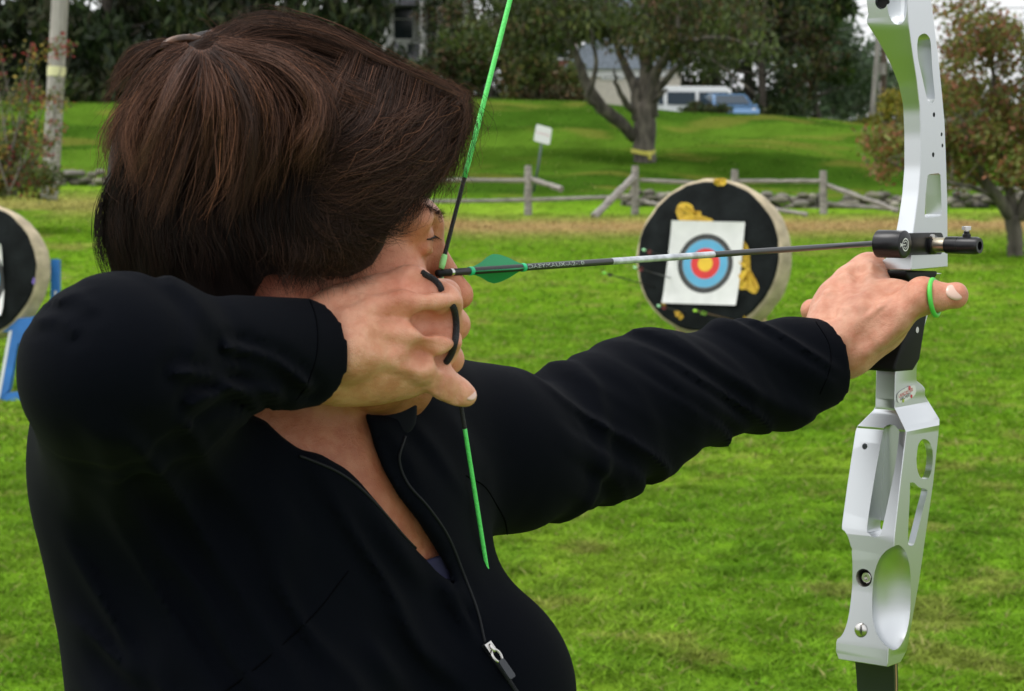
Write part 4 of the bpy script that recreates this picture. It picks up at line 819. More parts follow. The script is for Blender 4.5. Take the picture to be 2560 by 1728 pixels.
for ox, oy, r, cl in ((.006, .0045, .0024, (.6, .08, .1)), (.0085, -.0045, .002, (.55, .03, .05)), (-.008, -.0048, .0022, (.35, .45, .05))): MB().lathe(sc + xa * ox + ya * oy + S * .0004, S, [(0, r), (.0003, r)], 5).build('emblem', MAT('ink', cl, .5), st)
SR = .03
# rest plate with collar, emblem, plunger
ra, ru = onS(2262, 611, .0345)
cl_ = MB().lathe(bow(ra, .0345, ru), -S, [(-.0005, .0112), (0, .0128), (.0005, .0132), (.0275, .0132), (.0285, .012), (.0285, .0)], 40).build('rest_collar', m_banod, bw, True, sharp=40)
ea, eu = onS(2350, 609, .034); h = .0105; pl = [(ra, ru - h), (ea, eu - h)] + [(ea + h * .7 * math.sin(k), eu - h * math.cos(k)) for k in np.linspace(.2, math.pi - .2, 9)] + [(ea, eu + h), (ra, ru + h)]
MB().prism([bow(a_, .0302, u_) for a_, u_ in pl], S * .0042).build('rest_plate', m_banod, bw)
m_logo = MAT('printed_white', (.7, .72, .7), .5); la, lu = onS(2264, 612, .0352)
def annulus(r0, r1, k0=0, k1=2 * math.pi, n=40, off=.0352):
    k = np.linspace(k0, k1, n); v = [bow(la + r * math.cos(x), off, lu + r * math.sin(x)) for r in (r0, r1) for x in k]; f = [(i, i + 1, n + i + 1, n + i) for i in range(n - 1)]; return v, f
lg = MB(); lg.add(*annulus(.0051, .0063)); lg.add(*annulus(.0029, .0037, -2.6, 2.6)); 
lg.add([bow(la + x, .0352, lu + y) for x, y in ((-.0088, -.0005), (.0005, -.0005), (.0005, .0005), (-.0088, .0005))], [(0, 1, 2, 3)]); lg.add([bow(la + x, .0352, lu + y) for x, y in ((-.0098, .0022), (-.0078, .0012), (-.0066, .0012), (-.0066, -.0012), (-.0078, -.0012), (-.0098, -.0022))], [(0, 1, 2, 3, 4, 5)])
lg.build('emblem', m_logo, cl_, fix=False)
b_a, b_u = onS(2330, 612, .0345)
MB().lathe(bow(b_a, .0345, b_u), S, [(0, .0092), (.003, .0092), (.0035, .0085)], 24).build('lock_nut', m_banod, bw, True, sharp=40)
MB().lathe(bow(b_a, .037, b_u), S, [(0, .0072), (.0125, .0072)], 24).build('brass_sleeve', MAT('brushed_brass', (.62, .55, .42), .3, 1), bw, True, sharp=40)
pb = MB().lathe(bow(b_a, .049, b_u), S, [(0, .0062), (.0015, .0082), (.014, .0084), (.0143, .0081), (.0152, .0081), (.0155, .0084), (.033, .0084), (.036, .0072), (.036, .0042), (.031, .0040), (.031, 0)], 32).build('plunger_barrel', m_banod, bw, True, sharp=30)
MB().lathe(bow(b_a, .071, b_u + .0075), U, [(0, .0042), (.003, .0042), (.004, .003), (.006, .003)], 6).build('screw_boss', m_banod, pb)
MB().lathe(bow(b_a, .071, b_u + .0125), U, [(0, .0022), (.002, .0022), (.0022, .0045), (.0052, .0045), (.0058, .0038)], 18).build('set_screw', m_steel, pb, True, sharp=40)
MB().lathe(bow(b_a - .004, .0345, b_u + .0075), S, [(0, .0028), (.004, .0028)], 12).build('grub_screw', m_steel, bw)
# string and limbs
s1a, s1u = onS(1275, 0, 0); s2a, s2u = onS(1205, 1345, 0); kt = .80 / s1u; tipU = (s1a * kt, .80); kb = -.86 / s2u; tipL = (s2a * kb, -.86)
bstr = EMPTY('bowstring', N0, None, None); bstr.parent = bw; bstr.location = Vector(N0 - WO[bw.name])
m_green = MAT('green_string', (.1, .72, .13), .5, bump=.3, bscale=500); m_serv = MAT('black_serving', (.014, .014, .015), .55, bump=.6, bscale=900)
fU = onS(1150, 440, 0)[1] / tipU[1]; fL = onS(1128, 1085, 0)[1] / tipL[1]
def tw(p0, p1, r, n=120):
    return np.array([bow(p0[0] + (p1[0] - p0[0]) * t, 0, p0[1] + (p1[1] - p0[1]) * t) for t in np.linspace(0, 1, n)]), r
ptU = lambda t: (tipU[0] * t, tipU[1] * t); ptL = lambda t: (tipL[0] * t, tipL[1] * t)
MB().tube(tw(ptU(fU * .98), ptU(1), 0)[0], .0019, 8).build('string_strands', m_green, bstr, True); MB().tube(tw(ptL(fL * .98), ptL(1), 0)[0], .0017, 8).build('string_strands', m_green, bstr, True)
MB().tube(tw(ptU(.008), ptU(fU), 0)[0], .0016, 8).build('serving', m_serv, bstr, True); MB().tube(tw(ptL(0), ptL(fL), 0)[0], .0016, 8).build('serving', m_serv, bstr, True)
MB().tube(tw(ptU(.004), ptU(.0165), 0, 4)[0], [.0021, .0025, .0025, .0021], 10).build('nocking_point', MAT('pale_green_wrap', (.3, .72, .25), .6), bstr, True); MB().tube(tw(ptL(.004), ptL(.012), 0, 4)[0], .0023, 10).build('nocking_point', MAT('pale_green_wrap', (.3, .72, .25), .6), bstr, True)
m_limb = MAT('black_limb', (.014, .017, .02), .3, coat=.4); m_lam = MAT('limb_laminate', (.35, .22, .1), .5)
def limb_mesh(root, tip, ctrl, wid0):
    q = np.array([((1 - t) ** 2 * np.array(root) + 2 * t * (1 - t) * np.array(ctrl) + t * t * np.array(tip)) for t in np.linspace(0, 1, 30)]); d = np.gradient(q, axis=0); d /= np.linalg.norm(d, axis=1)[:, None]; nn = np.stack([-d[:, 1], d[:, 0]], 1)
    def slab(o0, o1, m, ext=0):
        V = []
        for i, t in enumerate(np.linspace(0, 1, 30)):
            w = (wid0 * (1 - t) + .012 * t) / 2 + ext
            for s, o in ((-w, o0), (w, o0), (w, o1), (-w, o1)): a_, u_ = q[i] + nn[i] * o * (1 - .5 * t); V.append(bow(a_, s, u_))
        F = [(4 * i + k, 4 * i + (k + 1) % 4, 4 * i + 4 + (k + 1) % 4, 4 * i + 4 + k) for i in range(29) for k in range(4)] + [(3, 2, 1, 0), (116, 117, 118, 119)]; mm = MB(); mm.add(V, F); return mm
    o = slab(-.004, .004, m_limb).build('limb', m_limb, bw, True, sharp=40); slab(-.0012, .0012, m_lam, .0004).build('laminate', m_lam, o, True, sharp=40)
la0, lu0 = onS(2222, 1655, .02); limb_mesh((la0 + .01, lu0 + .003), tipL, (la0 + .06, lu0 - .3), .043)
ua0, uu0 = onS(2290, -120, .02); limb_mesh((ua0 + .012, uu0 - .02), tipU, (ua0 + .06, uu0 + .28), .043)

# arrow on the string
ar = EMPTY('arrow', N0, 'black arrow with green vanes nocked on the drawn bowstring', 'arrow'); R_ = .0027
m_shaft = MAT('carbon_shaft', (.022, .022, .024), .35, spec=.6); aend = a_px(2240)
MB().tube([bow(a_, 0, 0) for a_ in np.linspace(a_px(1123), aend, 6)], R_, 16).build('shaft', m_shaft, ar, True)
MB().lathe(bow(0, 0, 0), A, [(-.004, .0015), (-.003, .0026), (.006, .0027), (a_px(1125), .0026)], 16).build('nock', m_bplast, ar, True, sharp=50)
def band(x0, x1, r, m, name, n=20): return MB().lathe(bow(0, 0, 0), A, [(a_px(x0), r * .97), (a_px(x0) + .0003, r), (a_px(x1) - .0003, r), (a_px(x1), r * .97)], n).build(name, m, ar, True, sharp=40)
band(1125, 1131, R_ * 1.1, m_steel, 'nock_ring'); m_vb = MAT('green_wrap', (.01, .5, .2), .45); band(1172, 1181, R_ * 1.22, m_vb, 'vane_band'); band(1303, 1311, R_ * 1.22, m_vb, 'vane_band')
sv = band(1528, 1783, R_ * 1.04, MAT('silver_wrap', (.55, .57, .6), .42, .55, var=.25, vscale=90, detail=6), 'silver_label')
m_vane = MAT('green_vane', (.004, .3, .1), .3, trans=.25); vw = nrm(CAM - bow(a_px(1240), 0, 0)); vw = nrm(vw - A * (vw @ A)); vv = np.cross(A, vw)
v0, v1 = a_px(1176), a_px(1309); vl = v1 - v0
for k, hgt in ((0.04, .0095), (2.13, .0098), (-2.06, .0102)):
    w = vw * math.cos(k) + vv * math.sin(k); tt = np.linspace(0, 1, 16); hh = np.interp(tt, [0, .1, .25, .42, .54, .64, .8, .92, 1], [0, .1, .36, .82, 1, .96, .6, .16, 0]) * hgt
    poly = [bow(v0 + vl * t, 0, 0) + w * R_ * .8 for t in (0, 1)]; top = [bow(v0 + vl * t, 0, 0) + w * (R_ + h_) for t, h_ in zip(tt[::-1], hh[::-1])]
    MB().prism([poly[0], poly[1]] + top, np.cross(A, w) * .0007).build('vane', m_vane, ar)
wt = nrm(vw * .94 + np.array([0, 0, 1]) * .0); up_ = np.cross(wt, A); up_ = up_ if up_[2] > 0 else -up_
ta0 = a_px(1385)
def wrap(x, y):
    ph = y / R_ + .12; return bow(ta0, 0, 0) + A * x + (wt * math.cos(ph) + up_ * math.sin(ph)) * (R_ + .00012)
v, f = text_mesh('DAEYMAUX-A2-10', .0043, (0, 0, 0), (1, 0, 0), (0, 1, 0), bend=wrap)
sx = (a_px(1455) - a_px(1316)) / (np.ptp([(np.array(q) - N0) @ A for q in v])); v = [wrap(((np.array(q) - bow(ta0, 0, 0)) @ A) * sx, 0) + (np.array(q) - wrap((np.array(q) - bow(ta0, 0, 0)) @ A, 0)) for q in v]
MESH('lettering', v, f, MAT('faded_white_ink', (.42, .5, .42), .6), ar)
# ================================================================== ARCHER
Ah = nrm([A[0], A[1], 0]); Sh = np.array([Ah[1], -Ah[0], 0]); ZU = np.array([0, 0, 1.0]); AXT = np.array([Ah, Sh, ZU])
m_skin = MAT('skin', (.7, .39, .27), .45, var=.0, vscale=42, col2=(.57, .275, .18), bump=.1, bscale=260, tint=True, sss=.12, spec=.4)
def skin_detail(m):
    nt = m.node_tree; L = nt.links.new; b = nt.nodes['Principled BSDF']; tc = nt.nodes.new('ShaderNodeTexCoord'); v = nt.nodes.new('ShaderNodeTexVoronoi'); v.feature = 'DISTANCE_TO_EDGE'; v.inputs['Scale'].default_value = 620
    w = nt.nodes.new('ShaderNodeTexNoise'); w.inputs['Scale'].default_value = 90; w.inputs['Detail'].default_value = 6; w.inputs['Roughness'].default_value = .65; L(tc.outputs['Object'], w.inputs['Vector']); L(tc.outputs['Object'], v.inputs['Vector'])
    b1 = nt.nodes.new('ShaderNodeBump'); b1.inputs['Strength'].default_value = .35; b1.inputs['Distance'].default_value = .0012; L(v.outputs['Distance'], b1.inputs['Height'])
    b2 = nt.nodes.new('ShaderNodeBump'); b2.inputs['Strength'].default_value = .3; b2.inputs['Distance'].default_value = .006; L(w.outputs['Fac'], b2.inputs['Height']); L(b1.outputs['Normal'], b2.inputs['Normal']); L(b2.outputs['Normal'], b.inputs['Normal'])
    old = b.inputs['Base Color'].links[0].from_socket; n = nt.nodes.new('ShaderNodeTexNoise'); n.inputs['Scale'].default_value = 130; n.inputs['Detail'].default_value = 5; L(tc.outputs['Object'], n.inputs['Vector'])
    r = nt.nodes.new('ShaderNodeValToRGB'); r.color_ramp.elements[0].position = .36; r.color_ramp.elements[1].position = .62; r.color_ramp.elements[0].color = (.93, .78, .72, 1); r.color_ramp.elements[1].color = (1.04, 1.03, 1.02, 1); L(n.outputs['Fac'], r.inputs['Fac'])
    mx = nt.nodes.new('ShaderNodeMix'); mx.data_type = 'RGBA'; mx.blend_type = 'MULTIPLY'; mx.inputs[0].default_value = .8; L(old, mx.inputs[6]); L(r.outputs['Color'], mx.inputs[7]); L(mx.outputs[2], b.inputs['Base Color'])
skin_detail(m_skin)
m_cloth = MAT('black_jersey', (.0014, .0021, .0042), .9, bump=.18, bscale=1400, sheen=.01, spec=.06)
SHR, ELR, WRR = P(405, 1030, 1.60), P(278, 912, 1.375), P(808, 880, 1.522)
SHL, ELL_, WRL = P(1240, 1090, 1.81), P(1640, 1025, 1.965), P(2085, 900, 2.07)
CT = P(690, 1340, 1.675)
# ---- head frame
HC = P(755, 598, 1.597); th = math.radians(74); hf0 = np.array([math.sin(th), math.cos(th), 0]); hr = np.array([math.cos(th), -math.sin(th), 0]); pt = math.radians(-3)
hf = hf0 * math.cos(pt) + ZU * math.sin(pt); hu = np.cross(hr, hf); HA = np.array([hr, hf, hu])
def HL(r, f, u): return HC + hr * r + hf * f + hu * u

def torso(s, o, k=.05):
    s.ell(CT, (.178 + o, .112 + o, .21 + o), AXT, k)
    s.cone(SHR + Sh * -.0, SHL - ZU * .01, .058 + o, .058 + o, k)
    s.ell(P(400, 1180, 1.60), (.078 + o, .07 + o, .11 + o), AXT, k)
    s.ell(CT + Ah * .095 + Sh * .1 - ZU * .125, (.085 + o, .085 + o, .085 + o), AXT, k)
    s.ell(CT - Ah * .075 + Sh * .07 - ZU * .125, (.085 + o, .075 + o, .085 + o), AXT, k)
    s.ell(CT + Sh * .064 - ZU * .0, (.12 + o, .055 + o, .1 + o), AXT, k)
    s.ell(CT - ZU * .25 + Sh * .01, (.168 + o, .115 + o, .26 + o), AXT, k + .04)
    s.ell(CT - ZU * .45, (.178 + o, .125 + o, .16 + o), AXT, k)
# ---- jacket
bl_, bh_ = np.array([-.46, 1.18, .78]), np.array([.42, 2.24, 1.66])
J = SDF(bl_, bh_, .004); torso(J, .007)
NB = P(775, 1075, 1.66)
J.cone(HL(0, -.02, -.085), NB + np.array([0, .02, -.01]), .06, .06, .02); J.cone(NB + np.array([0, .02, -.01]), NB + np.array([.01, .02, -.1]), .06, .073, .03)
J.cone(P(930, 1090, 1.645), P(915, 1215, 1.655), .02, .022, .03); J.cone(P(985, 1050, 1.665), P(1040, 1200, 1.665), .02, .03, .03)
V_poly = [(610, 1075), (640, 1046), (700, 1100), (745, 1134), (800, 1152), (850, 1175), (900, 1212), (960, 1272), (1020, 1340), (1085, 1402), (1110, 1445), (1150, 1510), (1205, 1604), (1178, 1530), (1140, 1450), (1088, 1388), (1040, 1310), (988, 1250), (948, 1180), (925, 1120), (912, 1050), (910, 860), (610, 860)]
def inpoly(px, py, poly):
    c = np.zeros(px.shape, bool); n = len(poly)
    for i in range(n):
        (x0, y0), (x1, y1) = poly[i], poly[(i + 1) % n]
        if y0 == y1: continue
        m = ((y0 > py) != (y1 > py)) & (px < (x1 - x0) * (py - y0) / (y1 - y0) + x0); c ^= m
    return c
def project(X, Y, Z):
    d = Y * AX_F[1] + (Z - CAMZ) * AX_F[2]; return 1280 + FP * X / d, 864 - FP * (Y * AX_U[1] + (Z - CAMZ) * AX_U[2]) / d, d
def polydist(px, py, poly):
    dm = np.full(px.shape, 1e9); n = len(poly)
    for i in range(n):
        a, b = np.array(poly[i], float), np.array(poly[(i + 1) % n], float); ba = b - a; t = np.clip(((px - a[0]) * ba[0] + (py - a[1]) * ba[1]) / (ba @ ba), 0, 1)
        dm = np.minimum(dm, np.hypot(px - a[0] - ba[0] * t, py - a[1] - ba[1] * t))
    return np.where(inpoly(px, py, poly), -dm, dm)
# stand-up collar: ring round the neck, open at the throat
NB = P(775, 1075, 1.66)
for k in np.linspace(.2, 2 * math.pi + .2, 26)[:-1]:
    pass
# neckline carved as a wedge into the front of the chest
sl, X, Y, Z = J.sub(P(560, 1660, 1.5) - .25, P(1250, 860, 1.75) + .25)
X_, Y_, Z_ = np.broadcast_arrays(X, Y, Z); F = J.F[sl]; msk = np.abs(F) < .06; idx = np.nonzero(msk)
px, py, dd = project(X_[idx], Y_[idx], Z_[idx]); pd = polydist(px, py, V_poly) * dd / FP
sd_ = Sh[0] * (X_[idx] - CT[0]) + Sh[1] * (Y_[idx] - CT[1])
cutd = np.where(dd < 1.72, pd, .2); kk = .004; Fv = F[idx]; h = np.maximum(kk - np.abs(Fv + cutd), 0) / kk
Fv = np.maximum(Fv, -cutd) + h * h * kk * .25; F[idx] = Fv; J.F[sl] = F
# sleeves
for a, b, ra, rb in ((SHR, ELR, .06, .05), (ELR, WRR, .0475, .0365)): J.cone(a, b, ra, rb, .03)
J.ell(SHR + ZU * .0, (.07, .068, .06), AXT, .04); J.cone(P(285, 960, 1.42), P(335, 1180, 1.56), .05, .06, .04)
aL = [P(1205, 1120, 1.80), P(1300, 1140, 1.835), P(1480, 1076, 1.905), P(1620, 1012, 1.955), P(1800, 952, 2.01), P(1950, 930, 2.045), P(2088, 900, 2.07)]
J.chain(aL, [.056, .052, .0565, .0565, .046, .0435, .0405], .03)
def flat_end(s, c, ax, r, dep=.05):
    ax = nrm(ax); sl, X, Y, Z = s.sub(c - .09, c + .09); q = (X - c[0]) * ax[0] + (Y - c[1]) * ax[1] + (Z - c[2]) * ax[2]
    rx = np.sqrt((X - c[0]) ** 2 + (Y - c[1]) ** 2 + (Z - c[2]) ** 2 - q ** 2 + 1e-9); s.F[sl] = np.maximum(s.F[sl], np.where((q > -.03) & (rx < r + .022), q, -1))
flat_end(J, P(770, 880, 1.513), WRR - ELR, .0305, .02); flat_end(J, P(2072, 902, 2.062), aL[-1] - aL[-2], .055, .02)
# folds
B = np.argwhere(np.abs(J.F) < .022); p = J.lo + B * J.h; Fb = J.F[tuple(B.T)]
def seg_par(p, a, b):
    ba = b - a; L = np.linalg.norm(ba); t = (p - a) @ ba / L; q = p - a - np.outer(t, ba / L); return t, L, np.linalg.norm(q, axis=1), q
d_ = np.zeros(len(p)); ridge = lambda n: np.exp(-((n - .5) / .14) ** 2) * .95
t, L, r, q = seg_par(p, SHL, aL[-1]); v = q @ ZU; w = q @ np.cross(nrm(aL[-1] - SHL), ZU)
mk = sm((.1 - r) / .02) * sm((t - .0) / .06) * sm((L - .015 - t) / .05); el = np.exp(-((t - .27) / .15) ** 2)
slant = t * 27 + v * 17 + 1.2 * np.sin(v * 22 + w * 9)
d_ += mk * ((ridge(fbm(slant, v * 5, w * 5, s=12, o=2)) - .42) * (.0055 + .005 * el) + (fbm(t * 60 + v * 30, v * 9, w * 9, s=17, o=2) - .5) * .004)
d_ += mk * .006 * np.exp(-((t - .075 - .25 * (v + .02)) / .012) ** 2) 
t, L, r, q = seg_par(p, ELR, WRR); v = q @ ZU; w = q @ np.cross(nrm(WRR - ELR), ZU)
mk = sm((.09 - r) / .02) * sm((L - .09 - t) / .08) * sm((t + .04) / .08); el = np.exp(-((t - .05) / .05) ** 2)
d_ += mk * ((ridge(fbm(t * 24 - v * 12, v * 7 + w * 10, w * 6, s=33, o=2)) - .45) * (.003 + .007 * el))
pxx, pyy, ddd = project(p[:, 0], p[:, 1], p[:, 2])
tm = sm((pyy - 1000) / 120) * sm((1250 - pxx) / 150) * sm((pxx - 120) / 150)
d_ += tm * ((ridge(fbm((pxx * .8 - pyy * .55) / 95, (pxx * .55 + pyy * .8) / 420, s=44, o=2)) - .45) * .009)
for (x0, y0, x1, y1, wd, am_) in ((570, 868, 770, 965, 13, .006), (440, 930, 640, 1010, 14, .005), (480, 1010, 690, 985, 16, .005), (430, 700, 560, 850, 22, .0028), (150, 752, 225, 770, 14, .0025), (100, 805, 180, 830, 14, .0025)):
    a = np.array([x0, y0]); b = np.array([x1, y1]); ba = b - a; tt = np.clip(((pxx - x0) * ba[0] + (pyy - y0) * ba[1]) / (ba @ ba), 0, 1); bow_ = 22 * np.sin(tt * math.pi); dist = np.hypot(pxx - x0 - ba[0] * tt, pyy - y0 - ba[1] * tt + bow_); d_ += am_ * (np.exp(-(dist / wd) ** 2) - .7 * np.exp(-((dist - wd * 1.9) / wd) ** 2)) * (ddd < 1.6)
J.F[tuple(B.T)] = Fb - d_.astype(np.float32)
jv, jf = largest(*J.mesh()); jv = relax(jv, jf, 3)
# ---- head, neck, chest skin
Hd = SDF(P(560, 1480, 1.66) - np.array([.05, .12, .02]), P(1210, 250, 1.64) + np.array([.02, .12, .05]), .0019)
def head(s):
    s.ell(HL(0, -.008, .035), (.072, .093, .083), HA, .02)
    s.ell(HL(0, .042, -.03), (.056, .05, .074), HA, .03)
    for q in (1, -1):
        s.chain([HL(.052 * q, .0, -.062), HL(.034 * q, .055, -.098), HL(0, .078, -.106)], [.016, .017, .018], .02)
        s.ell(HL(.045 * q, .058, -.03), (.022, .026, .021), HA, .02)
        s.cone(HL(.045 * q, .074, .018), HL(0.006 * q, .089, .016), .012, .013, .015)
        s.ell(HL(.042 * q, .06, -.062), (.022, .026, .024), HA, .02)
    s.cone(HL(0, .091, .008), HL(0, .117, -.034), .0085, .0105, .012); s.ell(HL(0, .12, -.037), (.0105, .0095, .009), HA, .008)
    for q in (1, -1):
        s.ell(HL(.0115 * q, .106, -.04), (.0075, .0095, .008), HA, .006)
        s.ell(HL(.033 * q, .096, .005), (.017, .016, .0115), HA, .012, 'cut'); s.ell(HL(.033 * q, .0755, .0062), (.0143, .0143, .0125), HA, .004)
        s.cone(HL(.022 * q, .0905, .0095), HL(.044 * q, .0805, .0085), .0026, .0026, .004); s.cone(HL(.022 * q, .09, -.0035), HL(.043 * q, .081, -.002), .0032, .0032, .006)
    s.ell(HL(0, .094, -.058), (.024, .012, .011), HA, .012); s.ell(HL(0, .1, -.06), (.018, .006, .004), HA, .004); s.ell(HL(0, .098, -.068), (.017, .006, .0045), HA, .004); s.ell(HL(0, .105, -.0642), (.02, .004, .0012), HA, .003, 'cut')
    s.ell(HL(0, .084, -.1), (.02, .016, .015), HA, .015)
    for q in (1, -1):
        ea = np.array([nrm(hr * q * .9 - hf * .45), nrm(hf * .9 + hr * q * .45), hu]); c = HL(.077 * q, -.032, -.02)
        s.ell(c, (.0065, .0185, .031), ea, .006); s.ell(c + ea[0] * .006 + ea[1] * .002, (.006, .012, .022), ea, .004, 'cut'); s.ell(c - hu * .026 + ea[1] * .004, (.006, .009, .009), ea, .006); s.ell(c + ea[1] * .013 - hu * .004, (.005, .004, .006), ea, .004)
    s.cone(HL(0, -.02, -.05), NB + np.array([.0, .02, -.01]), .053, .052, .03); s.cone(NB + np.array([0, .02, -.01]), NB + np.array([.01, .02, -.1]), .052, .065, .02)
    s.cone(HL(.05, -.01, -.07), P(900, 1205, 1.655), .012, .013, .02); s.cone(HL(-.045, -.01, -.07), P(915, 1205, 1.67), .012, .012, .02)
torso(Hd, -.006, .05); head(Hd); 
hv, hfc = largest(*Hd.mesh()); hv = relax(hv, hfc, 1, .4)
# clip the open neck mesh where the jacket hides it
def tint_near(V, base, spots):
    T = np.tile(np.array(base, float), (len(V), 1))
    for c, r, col in spots:
        w = np.exp(-((np.linalg.norm(V - c, axis=1) / r) ** 2))[:, None]; T = T * (1 - w) + np.array(col) * w
    return T
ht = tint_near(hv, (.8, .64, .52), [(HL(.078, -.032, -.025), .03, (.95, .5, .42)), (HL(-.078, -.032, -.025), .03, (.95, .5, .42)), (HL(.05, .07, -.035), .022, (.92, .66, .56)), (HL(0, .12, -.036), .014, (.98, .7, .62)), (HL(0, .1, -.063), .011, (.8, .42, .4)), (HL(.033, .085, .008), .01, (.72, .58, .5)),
     (HL(0, .02, -.17), .05, (.72, .6, .52)), (P(760, 1060, 1.6), .08, (.52, .38, .28)), (P(980, 1020, 1.6), .05, (.55, .4, .3)), (P(880, 1170, 1.6), .07, (.54, .4, .3)), (P(1000, 1330, 1.6), .08, (.62, .47, .37))])  # neck spots: tanned skin, darkened further to paint in missing shade
# ---- draw hand
Hr = SDF(P(700, 1090, 1.5) - .03, P(1235, 620, 1.66) + .03, .0011)
I_m, M_m, R_m, P_m = P(1030, 722, 1.548), P(1098, 763, 1.548), P(1098, 854, 1.548), P(1070, 925, 1.552)
Wt, Wm, Wb = P(800, 850, 1.535), P(800, 875, 1.53), P(800, 898, 1.535)
for a, b, ra, rb in ((P(700, 870, 1.495), Wt, .026, .0225), (P(700, 890, 1.495), Wb, .026, .0245), (P(850, 800, 1.54), I_m, .0195, .0135), (Wt, P(850, 800, 1.54), .0225, .0195), (P(850, 815, 1.54), M_m, .0215, .013), (Wm, M_m, .022, .0125), (Wm, R_m, .022, .0118), (Wb, R_m, .0225, .0115), (Wb, P_m, .0235, .0115)): Hr.cone(a, b, ra, rb, .014)
Hr.ell(P(905, 908, 1.552), (.036, .026, .027), None, .02); Hr.cone(P(860, 925, 1.55), P(1020, 945, 1.558), .0205, .012, .015)
Hr.ell(P(960, 800, 1.556), (.032, .022, .028), None, .02)
for c, r in ((I_m, .013), (M_m, .0142), (R_m, .0138), (P_m, .0118)): Hr.ell(c - AX_F * .004 + AX_R * .001, (r, r, r), None, .005)
# finger proximal bones leave the knuckles away from the camera, hook the string and come back
Hr.chain([I_m, P(1112, 738, 1.577), P(1118, 757, 1.606), P(1088, 752, 1.622)], [.0115, .0102, .0088, .0078], .007)
Hr.chain([M_m, P(1134, 812, 1.578), P(1120, 815, 1.607), P(1085, 806, 1.622)], [.0118, .0105, .009, .008], .007)
Hr.chain([R_m, P(1121, 898, 1.578), P(1112, 890, 1.605), P(1080, 876, 1.618)], [.0112, .0098, .0086, .0075], .007)
Hr.chain([P_m, P(1113, 962, 1.556), P(1146, 980, 1.560), P(1166, 990, 1.563)], [.0112, .0102, .0088, .0074], .006)
Hr.chain([P(880, 815, 1.575), P(960, 800, 1.6), P(1030, 830, 1.612), P(1060, 850, 1.618)], [.018, .013, .011, .009], .01)
# valleys and tendons on the back of the hand
for a, b in ((P(1000, 690, 1.53), P(1090, 728, 1.53)), ((P(1060, 812, 1.532)), P(1120, 805, 1.54)), (P(1040, 895, 1.533), P(1105, 888, 1.54))): Hr.cone(a, b, .0045, .008, .012, 'cut')
for a, b in ((P(870, 790, 1.512), P(1080, 752, 1.532)), (P(870, 830, 1.511), P(1080, 848, 1.533)), (P(880, 870, 1.513), P(1050, 915, 1.536))): Hr.cone(a, b, .0035, .0035, .012)
Hr.ell(P(880, 880, 1.508), (.012, .01, .012), None, .015)
sculpt(Hr, [([(1022, 700)], .012, .002, .008), ([(1108, 750)], .0105, .0025, .006), ([(1108, 852)], .0105, .003, .006), ([(1072, 916)], .0095, .0025, .006),
    ([(930, 765), (1010, 752), (1085, 750)], .005, .0016, .01), ([(925, 825), (1010, 836), (1085, 850)], .005, .0016, .01), ([(930, 868), (1000, 892), (1055, 912)], .005, .0014, .01), ([(878, 888)], .02, .0025, .012), ([(905, 742), (955, 760), (985, 800), (1020, 812)], .002, .0009, .004), ([(890, 830), (940, 800), (985, 800)], .002, .0008, .004)])
sculpt(Hr, [([(1070, 802), (1112, 806)], .0075, -.004, .012), ([(1052, 884), (1096, 862)], .006, -.0035, .01), ([(1010, 905), (1052, 899)], .004, -.0016, .006), ([(1050, 712), (1080, 722)], .006, -.002, .01), ([(1098, 950), (1092, 975)], .003, -.001, .004), ([(1128, 962), (1120, 992)], .003, -.0009, .004), ([(1146, 972), (1140, 1004)], .003, -.0008, .004), ([(960, 770), (985, 782)], .008, -.0016, .012), ([(950, 850), (985, 858)], .008, -.0016, .012)])
rv, rf = largest(*Hr.mesh())
KN = [(q, .012, (1.0, .8, .74)) for q in (I_m, M_m, R_m, P_m, P(1112, 738, 1.577), P(1134, 812, 1.57), P(1121, 898, 1.57))]
rt = tint_near(rv, (1, .97, .93), KN + [(P(990, 770, 1.52), .02, (.98, .82, .76)), (P(1000, 700, 1.53), .012, (1, .78, .72)), (P(955, 790, 1.51), .006, (.92, .72, .68)), (P(930, 850, 1.51), .015, (.95, .86, .76)), (P(1060, 880, 1.53), .01, (.85, .68, .58)), (P(1095, 806, 1.53), .01, (.8, .62, .52)), (P(900, 960, 1.53), .03, (.98, .92, .78)), (P(1166, 990, 1.56), .01, (1.05, .9, .85))])
# ---- bow hand
Hl = SDF(P(1970, 960, 2.03) - np.array([.02, .06, .02]), P(2440, 610, 2.20) + np.array([.02, .06, .02]), .0012)
i_m, m_m, r_m, p_m = P(2174, 680, 2.128), P(2122, 706, 2.118), P(2086, 743, 2.108), P(2071, 775, 2.1)
for a, b, ra, rb in ((P(2000, 895, 2.045), P(2100, 880, 2.07), .026, .025), (P(2085, 860, 2.07), m_m, .021, .0145), (P(2100, 850, 2.07), i_m, .021, .0142), (P(2080, 860, 2.068), r_m, .021, .0138), (P(2070, 860, 2.068), p_m, .019, .012), (P(2130, 870, 2.064), i_m, .019, .0145)): Hl.cone(a, b, ra, rb, .02)
for c, r in ((i_m, .0142), (m_m, .0142), (r_m, .0136), (p_m, .0118)): Hl.ell(c - AX_F * .0055 + AX_U * .0008, (r, r, r), None, .005)
Hl.ell(P(2165, 800, 2.085), (.032, .022, .03), None, .02); Hl.ell(P(2195, 810, 2.062), (.028, .016, .026), None, .02)
Hl.chain([P(2135, 865, 2.058), P(2225, 800, 2.047), P(2306, 736, 2.036), P(2343, 743, 2.033), P(2388, 739, 2.030)], [.02, .016, .0132, .0104, .0106], .012)
Hl.ell(P(2393, 738, 2.03), (.0088, .0085, .0108), None, .006)
